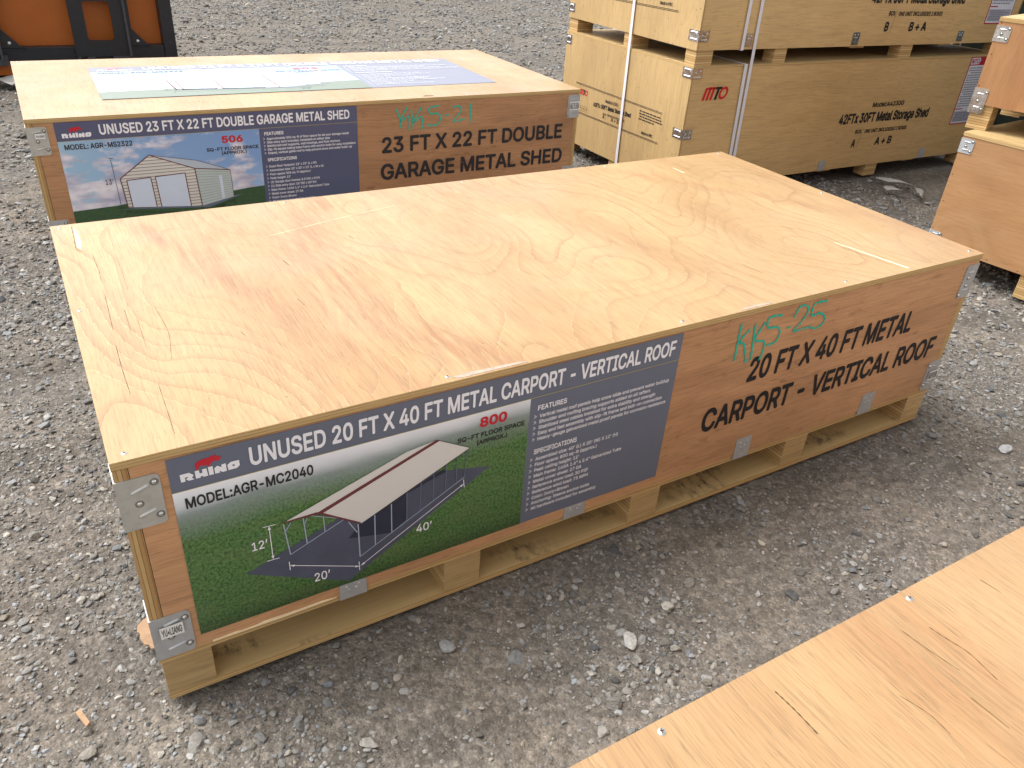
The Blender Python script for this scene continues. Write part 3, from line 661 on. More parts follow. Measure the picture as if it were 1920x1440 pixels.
def pallet(parent, xs, ys, z0, z1, deck=True, L=2.4, face=0, smat=1, mats=None):
    for (a, b) in xs:
        for (c, d) in ys:
            MB().box(a, b, c, d, z0, z1, (smat,smat,face,face,0,0)).build('pallet_block', mats or [PAL, STACK], parent, bevel=0.0012)
    if deck:
        for (c, d) in ys:
            MB().box(xs[0][0]+0.001, xs[-1][1]-0.001, c+0.001, d+0.012, 0.0, z0-0.0004, (1,1,1,1,0,0)).build('bottom_board', [DECK, EDGE], parent)

# ------------------------------------------------------------ printed banners
def banner(parent, name, fn, spec, k=1.0, label=None):
    """fn(u,v,off) maps banner coordinates to crate space; layers are 0.4 mm apart"""
    L = lambda i: (lambda u, v, t=0.0: fn(u, v, 0.0008+i*0.0004*k+t))
    x0, x1, z0, z1 = spec['rect']; hz, sx = spec['header'], spec['split']
    mb = MB(); mb.prism([(x0,z0),(x1,z0),(x1,z1),(x0,z1)], lambda u, v, t=0: fn(u, v, t), 0.0008)
    b = mb.build(name, spec['slate'], parent)
    if label: b['label'] = label
    def part(nm, mats, fill):
        q = MB(); fill(q); q.build(nm, mats, b)
    def pic(q):
        q.face([L(1)(*p) for p in ((x0,z0),(sx,z0),(sx,hz),(x0,hz))], 0, [(x0,z0),(sx,z0),(sx,hz),(x0,hz)])
        if spec.get('hill'): q.face([L(2)(*p) for p in spec['hill']], 1, spec['hill'])
    part('picture', [spec['pic'], TURF], pic)
    part('gold_line', GOLDP, lambda q: q.face([L(2)(*p) for p in quad_line((x0,hz),(x1,hz),0.0014)]))
    part('heading', WHITEP, lambda q: text(q, spec['title'][0], *spec['title'][1:], L(2), 0.024))
    ox, oz = spec['logo']
    def logo(q):
        sh = lambda pts: [L(2)(u+ox, v+oz) for u, v in pts]
        q.face(sh(RHINO_BODY), 1)
        for g in (L_R, L_H, L_I, L_N): q.face(sh(g), 0)
        O, Hh = L_O, L_O_hole
        q.face(sh(O), 0); q.face([L(3)(u+ox, v+oz) for u, v in Hh], 2)
    part('emblem', [WHITEP, REDP, spec['slate']], logo)
    for nm, t in zip(('model_lettering', 'area_lettering', 'area_lettering'), spec['black']): part(nm, BLACKP, lambda q: text(q, t[0], *t[1:5], L(3), t[5]))
    part('area_figure', REDP, lambda q: text(q, spec['red'][0], *spec['red'][1:], L(3), 0.036))
    def feat(q):
        ref = spec['ref']; v_, f_ = glyphs(ref[0]); kk = (ref[2]-ref[1])/(v_[:,0].max()-v_[:,0].min())
        for (hd, hx, hx1, hzz, hc) in spec['heads']: text(q, hd, hx, hx1, hzz, hzz+hc, L(2), 0.022)
        for (lines, lx, lz, dz, lc) in spec['lists']:
            for i_, s_ in enumerate(lines):
                text(q, s_, lx, 0, lz-i_*dz, lz-i_*dz+lc, L(2), 0.015, xs=kk)
                w = lc*0.8; x_, z_ = lx-0.014, lz-i_*dz+lc*0.15
                for p, r_ in (((x_, z_+w), (x_+w*0.8, z_+w/2)), ((x_+w*0.8, z_+w/2), (x_, z_))):
                    q.face([L(2)(*a) for a in quad_line(p, r_, 0.0013)])
    part('small_lettering', WHITEP, feat)
    spec['draw'](part, L)
    return b
RHINO_BODY = [(0.1259,0.5482),(0.1253,0.553),(0.1257,0.5579),(0.1258,0.5613),(0.1309,0.5658),(0.1369,0.5672),(0.1415,0.568),(0.1473,0.568),(0.154,0.57),(0.1592,0.5696),(0.16,0.5711),(0.1621,0.5699),(0.1616,0.568),(0.1628,0.5647),(0.1659,0.5662),(0.1663,0.564),(0.1691,0.5627),(0.1705,0.566),(0.1713,0.5645),(0.1693,0.5617),(0.1676,0.561),(0.1658,0.5578),(0.1627,0.5563),(0.1587,0.5584),(0.1535,0.5563),(0.1496,0.5534),(0.1491,0.5492),(0.1458,0.5492),(0.1457,0.5534),(0.1414,0.5531),(0.134,0.5552),(0.1315,0.5535),(0.1298,0.5507),(0.1297,0.5477)]
L_R = [(0.0984,0.5463),(0.1135,0.5467),(0.1207,0.5395),(0.1173,0.535),(0.1205,0.53),(0.1115,0.5301),(0.107,0.5343),(0.1118,0.5388),(0.106,0.5384),(0.1059,0.5301),(0.0987,0.5301)]
L_H = [(0.123,0.5466),(0.1299,0.5468),(0.1306,0.5394),(0.1349,0.5394),(0.1354,0.5467),(0.1426,0.5466),(0.1436,0.5302),(0.1356,0.5303),(0.1353,0.5326),(0.1309,0.5326),(0.1312,0.5302),(0.1233,0.5303)]
L_I = [(0.1453,0.548),(0.1531,0.5481),(0.1533,0.5303),(0.1456,0.5304)]
L_N = [(0.1553,0.5421),(0.1608,0.5463),(0.1674,0.5411),(0.1677,0.5465),(0.1751,0.5469),(0.1754,0.5302),(0.168,0.5301),(0.1633,0.5347),(0.1637,0.5303),(0.1555,0.5305)]
L_O = [(0.1775,0.5424),(0.1841,0.5471),(0.1982,0.5468),(0.1982,0.5352),(0.1929,0.5308),(0.1781,0.5306)]
L_O_hole = [(0.1857,0.5406),(0.1894,0.5407),(0.1899,0.537),(0.1862,0.537)]
def draw_carport(part, L):
    def ground(q):
        q.face([L(2)(*p) for p in [(0.1806,0.2758),(0.3837,0.1648),(0.7159,0.3607),(0.5826,0.3900),(0.3687,0.3435)]], 0)
        q.face([L(3)(*p) for p in [(0.4144,0.3145),(0.6021,0.3912),(0.6089,0.3816),(0.5163,0.3545),(0.5191,0.2851),(0.4806,0.2614),(0.3892,0.2831)]], 1)
    part('drawn_pad', [MATP, MATD], ground)
    def roof(q):
        for p, m_, i_ in (([(0.3361,0.3712),(0.5905,0.4696),(0.6634,0.4281),(0.4158,0.3132)], 0, 6), ([(0.2583,0.3751),(0.3279,0.3743),(0.5848,0.472),(0.5186,0.4632)], 0, 6),
                      ([(0.3252,0.3753),(0.3375,0.3706),(0.5927,0.4689),(0.5816,0.4723)], 1, 7), ([(0.2583,0.3751),(0.3279,0.3729),(0.336,0.3687),(0.4159,0.3139),(0.416,0.3176),(0.3363,0.3739),(0.3268,0.3783),(0.2599,0.378)], 1, 8)):
            q.face([L(i_)(*a) for a in p], m_, p)
        q.face([L(7)(*a) for a in quad_line((0.4158,0.3132),(0.6634,0.4281),0.0016)], 2)
        q.face([L(7)(*a) for a in quad_line((0.5848,0.472),(0.6634,0.4281),0.0010)], 2)
    part('drawn_roof', [ROOFR, MAROON, BLACKP], roof)
    def posts(q):
        for p, r_, w in [((0.2614,0.3728),(0.2687,0.2902),.0024),((0.4099,0.3144),(0.4109,0.2234),.0026),((0.3001,0.3719),(0.3035,0.3052),.0024),((0.3397,0.3601),(0.3409,0.3207),.002),
                      ((0.4464,0.3246),(0.4456,0.2423),.0024),((0.4835,0.3405),(0.4832,0.2642),.0022),((0.2636,0.3518),(0.2755,0.3708),.002),((0.4075,0.2927),(0.3898,0.3279),.002),((0.3019,0.3587),(0.3082,0.3698),.0018),
                      ((0.2687,0.2902),(0.38,0.3373),.0018),((0.4109,0.2234),(0.6529,0.3523),.0018),((0.31,0.3755),(0.3744,0.3431),.0018)]:
            q.face([L(4)(*a) for a in quad_line(p, r_, w)], 0)
        for p, r_, w in [((0.5186,0.3574),(0.5174,0.2819),.0022),((0.5504,0.3739),(0.5487,0.2989),.002),((0.5796,0.3878),(0.5789,0.3166),.002),
                      ((0.6091,0.4018),(0.6074,0.3293),.0018),((0.6341,0.4155),(0.6329,0.347),.0018),((0.6563,0.423),(0.6528,0.3534),.0018)]:
            q.face([L(5)(*a) for a in quad_line(p, r_, w)], 1)
    part('drawn_posts', [STEELP, STEELD], posts)
    def dims(q):
        def ln(p, r_, w=0.0016): q.face([L(5)(*a) for a in quad_line(p, r_, w)])
        def arrow(p, r_):
            ln(p, r_)
            for a, b in ((p, r_), (r_, p)):
                dx, dy = b[0]-a[0], b[1]-a[1]; l = math.hypot(dx, dy); dx /= l; dy /= l
                q.face([L(6)(a[0], a[1]), L(6)(a[0]+dx*.009-dy*.003, a[1]+dy*.009+dx*.003), L(6)(a[0]+dx*.009+dy*.003, a[1]+dy*.009-dx*.003)])
        arrow((0.2342,0.3783),(0.2347,0.2937)); ln((0.223,0.3792),(0.2466,0.3779)); ln((0.223,0.2925),(0.2468,0.2914))
        arrow((0.2656,0.2626),(0.4077,0.1975)); ln((0.2645,0.2732),(0.2646,0.2505)); ln((0.4079,0.2107),(0.4085,0.1862))
        arrow((0.4115,0.1983),(0.6518,0.3347)); ln((0.6507,0.3466),(0.6532,0.3246))
        text(q, "12\u2019", 0.198, 0.228, 0.329, 0.350, L(6), 0.01, slope=-0.03); text(q, "20\u2019", 0.3116, 0.3445, 0.196, 0.219, L(6), 0.01, slope=-0.05)
        text(q, "40\u2019", 0.5394, 0.576, 0.239, 0.261, L(6), 0.01, slope=-0.05)
    part('dimension_marks', WHITEP, dims)
SPEC1 = dict(rect=(0.081,1.2235,0.1575,0.5825), header=0.511, split=0.8085, slate=SLATE, pic=MEADOW, logo=(0,0),
    title=("UNUSED 20 FT X 40 FT METAL CARPORT - VERTICAL ROOF", 0.2165, 1.2055, 0.5270, 0.5680),
    black=[("MODEL:AGR-MC2040", 0.099, 0.328, 0.4705, 0.4945, 0.024), ("SQ-FT FLOOR SPACE", 0.633, 0.797, 0.4465, 0.459, 0.024), ("(APPROX.)", 0.680, 0.754, 0.428, 0.4395, 0.024)],
    red=("800", 0.685, 0.751, 0.4715, 0.4970),
    ref=("Vertical metal roof panels help snow slide and prevent water buildup", 0.835, 1.203),
    heads=[("FEATURES", 0.829, 0.905, 0.4745, 0.0135), ("SPECIFICATIONS", 0.829, 0.9465, 0.3555, 0.0135)],
    lists=[(["Vertical metal roof panels help snow slide and prevent water buildup", "Shoulder and roofing bracing supports added on all rafters", "Stabilized steel cables installed for extra stability and strength", "Easy and fast assembly with slip-fit frame and bolt-on connection", "Heavy-gauge galvanized metal proof panels for corrosion resistance"], 0.835, 0.4545, 0.0155, 0.0096),
           (["Assembled size: 40' (L) X 20' (W) X 12' (H)", "Floor space: 800 sq-ft (approx.)", "Peak ceiling height: 12'", "Main frame: 16GA 1.6\" x 2.4\" Galvanized Tube", "Metal cover sheet: 27 GA", "Reference snow load: 30 PSF", "Reference wind load: 75 MPH", "Color: Ivory+Brown", "Anchoring: Sleeve anchor bolts", "All hardware included for assembly"], 0.835, 0.3360, 0.0163, 0.0096)],
    draw=draw_carport)
def draw_shed(part, L):
    A, B, Cc, D, E_ = (0.279,0.375), (0.398,0.459), (0.563,0.391), (0.277,0.256), (0.564,0.231)
    def walls(q):
        q.face([L(3)(*p) for p in ((0.25,0.252),(0.60,0.222),(0.74,0.262),(0.70,0.262),(0.564,0.24))], 3)
        fr = [A, B, Cc, (0.573,0.231), (0.288,0.256)]
        q.face([L(4)(*p) for p in fr], 0, fr)
        sd = [Cc, (0.703,0.373), (0.706,0.258), (0.573,0.231)]
        q.face([L(4)(*p) for p in sd], 1, sd)
        for i_ in range(1, 13):
            t = i_/13; a = (Cc[0]+(0.573-Cc[0])*t, Cc[1]+(0.231-Cc[1])*t); b = (0.703+0.003*t, 0.373-0.115*t)
            q.face([L(5)(*p) for p in quad_line(a, b, 0.0011)], 4)
        q.face([L(4)(*p) for p in (B, (0.571,0.424), (0.703,0.373), Cc)], 2)
    part('drawn_shed_walls', [CLADP, IVORY_D, ROOFP, STEELD, STEELD], walls)
    for p in ([(0.301,0.366),(0.391,0.370),(0.396,0.248),(0.306,0.255)], [(0.408,0.371),(0.523,0.376),(0.529,0.235),(0.414,0.246)], [(0.655,0.353),(0.667,0.353),(0.669,0.256),(0.657,0.254)]):
        part('drawn_door', DOORP, lambda q: q.face([L(6)(*a) for a in p]))
    def trims(q):
        for p, r_ in ((A,B),(B,Cc),(Cc,(0.573,0.231)),(Cc,(0.703,0.373)),((0.301,0.366),(0.391,0.370)),((0.301,0.366),(0.306,0.255)),((0.391,0.370),(0.396,0.248)),((0.408,0.371),(0.523,0.376)),((0.408,0.371),(0.414,0.246)),((0.523,0.376),(0.529,0.235)),((0.279,0.375),(0.288,0.256))):
            q.face([L(7)(*a) for a in quad_line(p, r_, 0.0034)])
        for p, r_ in ((B,(0.571,0.424)),((0.571,0.424),(0.703,0.373)),((0.703,0.373),(0.706,0.258))): q.face([L(7)(*a) for a in quad_line(p, r_, 0.0014)])
    part('drawn_trim', MAROON, trims)
    def dims(q):
        for p, r_ in (((0.258,0.457),(0.264,0.258)),((0.249,0.458),(0.268,0.457)),((0.252,0.257),(0.277,0.256)),((0.281,0.238),(0.56,0.206)),((0.281,0.246),(0.281,0.228)),((0.58,0.206),(0.706,0.243)),((0.706,0.25),(0.706,0.232))):
            q.face([L(7)(*a) for a in quad_line(p, r_, 0.0016)])
        text(q, "13\u2019", 0.224, 0.253, 0.356, 0.376, L(7), 0.004); text(q, "22\u2019", 0.632, 0.665, 0.205, 0.225, L(7), 0.004)
    part('dimension_marks', BLACKP, dims)
SPEC2 = dict(rect=(0.090,1.2715,0.174,0.6030), header=0.5325, split=0.8395, slate=SLATEB, pic=CLOUDS, logo=(0.0115,0.0147),
    hill=[(0.090,0.174),(0.8395,0.174),(0.8395,0.291),(0.77,0.288),(0.70,0.281),(0.30,0.274),(0.25,0.268),(0.09,0.262)],
    title=("UNUSED 23 FT X 22 FT DOUBLE GARAGE METAL SHED", 0.239, 1.237, 0.5495, 0.5885),
    black=[("MODEL: AGR-MS2322", 0.110, 0.347, 0.5005, 0.5205, 0.022), ("SQ-FT FLOOR SPACE", 0.620, 0.831, 0.4535, 0.4675, 0.024), ("(APPROX.)", 0.678, 0.780, 0.4365, 0.4500, 0.024)],
    red=("506", 0.684, 0.769, 0.4840, 0.5130),
    ref=("Approximately 506 sq-ft of floor space for all your storage needs", 0.868, 1.230),
    heads=[("FEATURES", 0.860, 0.941, 0.5030, 0.0135), ("SPECIFICATIONS", 0.864, 0.990, 0.3925, 0.0135)],
    lists=[(["Approximately 506 sq-ft of floor space for all your storage needs", "Side entry door included, installable on either side", "Reinforced roof supports, wall bracings, and floor anchors", "Slip-fit square tubing base frame with anchor bolts for easy installation", "Sloped, vertical gable roof to help prevent snow and water build-up"], 0.868, 0.4835, 0.0150, 0.0096),
           (["Exact floor footprint: 22' x 23' (L x W)", "Assembled size: 22' x 23' x 13' (L x W x H)", "Floor space: 506 sq-ft (approx.)", "Peak height: 13'", "(2) Garage door frames: 8.3'(W) x 8'(H)", "(1) Side entry door: 36\"(W) x 80\"(H)", "Main frame: 16GA 1.6\" x 2.4\" Galvanized Tube", "Metal cover sheet: 27 GA", "Color: Ivory+Brown", "All hardware included for assembly"], 0.868, 0.3660, 0.0172, 0.0096)],
    draw=draw_shed)

# ------------------------------------------------------------ front crate (carport)
c1 = thing('shipping_crate', 'low plywood crate at the centre with the grey metal carport banner', 'crate', group='low plywood crates')
LW, WW, HH = 2.4, 1.1374, 0.6033
xs1 = [(0.002,0.0955),(0.614,0.7085),(1.158,1.255),(1.735,1.829),(2.305,2.398)]
pallet(c1, xs1, [(0.004,0.100),(0.515,0.615),(1.035,1.134)], 0.0155, 0.1118)
MB().box(0.0,2.4,0.003,WW-0.003,0.1122,0.1285,(1,1,1,1,0,0)).build('floor_panel', [PAL, EDGE], c1)
shell(c1, LW, WW, 0.1287, 0.5868, RED, RED)
dec = [([(0.075,0.90),(0.077,0.80),(0.075,0.72)], 0.0010, 2), ([(0.073,0.66),(0.069,0.55),(0.066,0.47)], 0.0012, 2), ([(0.062,0.40),(0.060,0.30),(0.060,0.20)], 0.0013, 2), ([(0.10,0.56),(0.098,0.45)], 0.0008, 2),
       ([(0.131,1.086),(0.126,0.88),(0.122,0.66)], 0.0007, 2), ([(0.118,0.5),(0.114,0.36)], 0.0007, 2), ([(0.111,0.22),(0.109,0.12),(0.107,0.04)], 0.0010, 2),
       ([(0.0535,1.116),(0.058,1.06),(0.0605,0.995),(0.054,0.945),(0.047,0.965),(0.0495,1.04)], None, 3),
       ([(0.048,1.115),(0.0465,1.03),(0.044,0.955),(0.052,0.935),(0.058,0.93)], 0.0016, 2),
       ([(2.016,0.240),(2.022,0.235),(2.069,0.014),(2.060,0.012)], None, 3), ([(2.008,0.20),(2.035,0.05)], 0.0014, 2),
       ([(2.047,1.022),(2.050,1.018),(2.048,0.952),(2.041,0.955)], None, 3), ([(0.16,0.55),(0.165,0.42),(0.150,0.30)], 0.0009, 2),
       ([(0.702,0.80),(0.706,0.77)], 0.0022, 2), ([(0.49,0.70),(0.494,0.66)], 0.0018, 2), ([(0.455,0.47),(0.46,0.43)], 0.0014, 2), ([(0.30,0.36),(0.305,0.335)], 0.0013, 2),
       ([(0.497,0.869),(0.70,0.93),(0.916,0.984)], 0.0022, 3), ([(1.62,0.22),(1.63,0.15)], 0.0012, 2), ([(1.72,0.60),(1.73,0.54)], 0.0011, 2),
       ([(0.62,0.012),(0.66,0.016),(0.78,0.010),(0.80,0.003),(0.64,0.003)], None, 4), ([(1.42,0.012),(1.50,0.010),(1.52,0.003),(1.41,0.003)], None, 4)]
lid(c1, -0.0015, 2.4015, -0.0025, WW, 0.5872, HH, LID, dec)
for (x, y) in ((0.024,0.018),(0.616,0.018),(1.228,0.016),(1.808,0.02),(2.375,0.028),(0.016,0.591),(2.38,0.60),(0.020,1.118),(0.62,1.120),(1.22,1.120),(1.81,1.120),(2.37,1.118)): screw(c1, x, y, HH)
banner(c1, 'printed_banner', lambda u, v, t=0.0: (u, -t-0.0004, v), SPEC1)
f_ = front(0.0010)
for a in (("20 FT X 40 FT METAL", 1.484, 2.158, 0.379, 0.4535, f_, 0.027, 0.014), ("CARPORT - VERTICAL ROOF", 1.353, 2.326, 0.2545, 0.3285, f_, 0.027, 0.012)):
    mb = MB(); text(mb, *a); mb.build('stencil_lettering', INK, c1)
mb = MB(); f_ = front(0.0016)
for s_ in [[(1.413,0.569),(1.415,0.517),(1.418,0.461)],[(1.448,0.545),(1.422,0.516),(1.441,0.501),(1.463,0.445)],[(1.464,0.558),(1.471,0.505),(1.479,0.449)],[(1.499,0.555),(1.476,0.509),(1.512,0.496),(1.517,0.461),(1.51,0.441)],[(1.56,0.563),(1.512,0.565),(1.513,0.537),(1.549,0.53),(1.565,0.511),(1.557,0.486),(1.526,0.482)],[(1.589,0.52),(1.6,0.52)],[(1.605,0.546),(1.618,0.575),(1.645,0.572),(1.655,0.555),(1.641,0.529),(1.616,0.505),(1.647,0.504),(1.683,0.504)],[(1.723,0.573),(1.675,0.572),(1.675,0.538),(1.705,0.54),(1.733,0.521),(1.727,0.501),(1.702,0.495),(1.684,0.501)]]:
    stroke(mb, s_, 0.0078, f_)
mb.build('handwritten_mark', TEAL, c1)
bracket(c1, -0.001, 0.0672, 0.456, 0.5625, GALV, -1, 0.06)
bracket(c1, -0.001, 0.0690, 0.127, 0.2345, GALV2, -1, 0.06, (0.18,0.78,0.53,0.80,"YU\u2022LIANG",0.03), 1)
bracket(c1, 2.345, 2.4012, 0.462, 0.571, GALV2, 1, 0.06, None, 2)
bracket(c1, 2.341, 2.4012, 0.129, 0.237, GALV2, 1, 0.06, (0.02,0.80,0.36,0.68,"MADE IN CHINA",0.0), 1)
for (a, b, z0, z1) in ((0.362,0.423,0.116,0.1565),(0.937,0.999,0.121,0.1565),(1.508,1.567,0.119,0.187),(2.036,2.096,0.121,0.194)): clip(c1, a, b, z0, z1)
mb = MB(); r_ = random.Random(3); x = 0.10
pts = []
while x < 0.345:
    pts.append((x, 0.1295+r_.uniform(0.0, 0.004))); x += r_.uniform(0.012, 0.03)
mb.prism([(0.10,0.1275)]+[(u, v) for u, v in pts]+[(0.355,0.1285),(0.25,0.1265)], front(0.0004), 0.0022)
mb.build('splintered_edge', [PALE], c1)

# ------------------------------------------------------------ back crate (garage shed)
c2 = thing('shipping_crate', 'low plywood crate with a blue garage banner on its front and another on its lid', 'crate', (0.0006,2.2456,0), -0.0055, 'low plywood crates')
LB, HB = 2.4598, 0.6204
pallet(c2, [(0.002,0.0955),(0.614,0.7085),(1.158,1.255),(1.765,1.859),(2.36,2.455)], [(0.004,0.100),(0.515,0.615),(1.035,1.134)], 0.0155, 0.1118)
MB().box(0.0,LB,0.003,WW-0.003,0.1122,0.1285,(1,1,1,1,0,0)).build('floor_panel', [PAL, EDGE], c2)
shell(c2, LB, WW, 0.1287, 0.6043, RED2, RED2)
lid(c2, -0.0015, LB+0.0015, -0.003, WW, 0.6050, HB, LIDB, [([(1.62,0.04),(1.66,0.03),(1.65,0.022),(1.60,0.025)], None, 2), ([(1.10,0.21),(1.09,0.245)], 0.003, 2), ([(1.28,0.03),(1.275,0.05)], 0.004, 2)])
for x in (0.03,0.62,1.23,1.83,2.42):
    for y in (0.02, 1.118): screw(c2, x, y, HB)
banner(c2, 'printed_banner', lambda u, v, t=0.0: (u, -t-0.0004, v), SPEC2)
def onlid(u, v, t=0.0):
    a = (u-0.090)/(1.2715-0.090); b = (v-0.174)/(0.603-0.174)
    xl = 0.290+0.013*b; return (xl+a*1.815, 0.252+0.664*b-0.017*a-0.018*a*b, HB+t+0.0005)
banner(c2, 'lid_banner', onlid, SPEC2, 1.4, 'same garage banner printed larger and laid flat on the lid, glossy')
for a in (("23 FT X 22 FT DOUBLE", 1.386, 2.372, 0.3835, 0.4565, f_, 0.027), ("GARAGE METAL SHED", 1.377, 2.384, 0.259, 0.334, f_, 0.027)):
    mb = MB(); text(mb, *a); mb.build('stencil_lettering', INKW, c2)
mb = MB(); f_ = front(0.0016)
for s_ in [[(1.457,0.58),(1.475,0.536),(1.478,0.493)],[(1.51,0.582),(1.476,0.521),(1.518,0.541),(1.521,0.481)],[(1.53,0.57),(1.538,0.532),(1.542,0.487)],[(1.584,0.581),(1.542,0.513),(1.584,0.537),(1.586,0.48)],[(1.672,0.583),(1.622,0.573),(1.626,0.549),(1.66,0.547),(1.682,0.531),(1.665,0.498),(1.61,0.496)],[(1.708,0.536),(1.725,0.538)],[(1.741,0.569),(1.772,0.575),(1.786,0.552),(1.748,0.506),(1.809,0.514)],[(1.833,0.583),(1.841,0.494)]]:
    stroke(mb, s_, 0.0085, f_)
mb.build('handwritten_mark', TEAL, c2)
bracket(c2, -0.001, 0.065, 0.487, 0.591, GALV, -1, 0.06, (0.36,0.86,0.60,0.78,"YU\u2022LIANG",0.0), 1)
bracket(c2, 2.392, LB+0.001, 0.482, 0.595, GALV2, 1, 0.06, (0.02,0.86,0.34,0.72,"MADE IN CHINA",0.0), 2)
bracket(c2, -0.001, 0.065, 0.130, 0.234, GALV2, -1, 0.06, None, 0)
bracket(c2, 2.392, LB+0.001, 0.130, 0.234, GALV2, 1, 0.06, None, 0)

# ------------------------------------------------------------ nearest crate (only its lid shows)
c3 = thing('shipping_crate', 'nearest plywood crate in the lower right corner showing only its cracked bare lid', 'crate', (0.26,-1.9295,0), 0.0, 'low plywood crates')
pallet(c3, xs1, [(0.004,0.100),(0.515,0.615),(1.035,1.134)], 0.0155, 0.1118)
MB().box(0.0,2.4,0.003,WW-0.003,0.1122,0.1285,(1,1,1,1,0,0)).build('floor_panel', [PAL, EDGE], c3)
shell(c3, LW, WW, 0.1287, 0.5868, RED, RED)
q = lambda pts: [(x-0.26, y+1.9295) for x, y in pts]
lid(c3, -0.0015, 2.4015, -0.0025, 1.1405, 0.5872, 0.6030, LIDF, [
    (q([(0.652,-0.826),(0.6535,-0.845),(0.654,-0.865),(0.653,-0.893)]), 0.0021, 2), (q([(0.925,-0.852),(0.929,-0.875),(0.934,-0.905),(0.928,-0.95)]), 0.0013, 2),
    (q([(0.885,-0.838),(0.888,-0.87),(0.896,-0.917)]), 0.0010, 2), (q([(0.79,-0.905),(0.80,-0.94),(0.798,-0.97)]), 0.0009, 2), (q([(1.08,-0.83),(1.083,-0.86)]), 0.0010, 2), (q([(0.87,-0.95),(0.872,-1.0)]), 0.0011, 2)])
screw(c3, 0.489-0.26, -0.803+1.9295, 0.603, 0.0056); screw(c3, 0.948-0.26, -0.804+1.9295, 0.603, 0.0056); screw(c3, 1.45-0.26, -0.804+1.9295, 0.603)
for x in (0.024, 0.616, 1.228, 1.808): screw(c3, x, 0.02, 0.603)

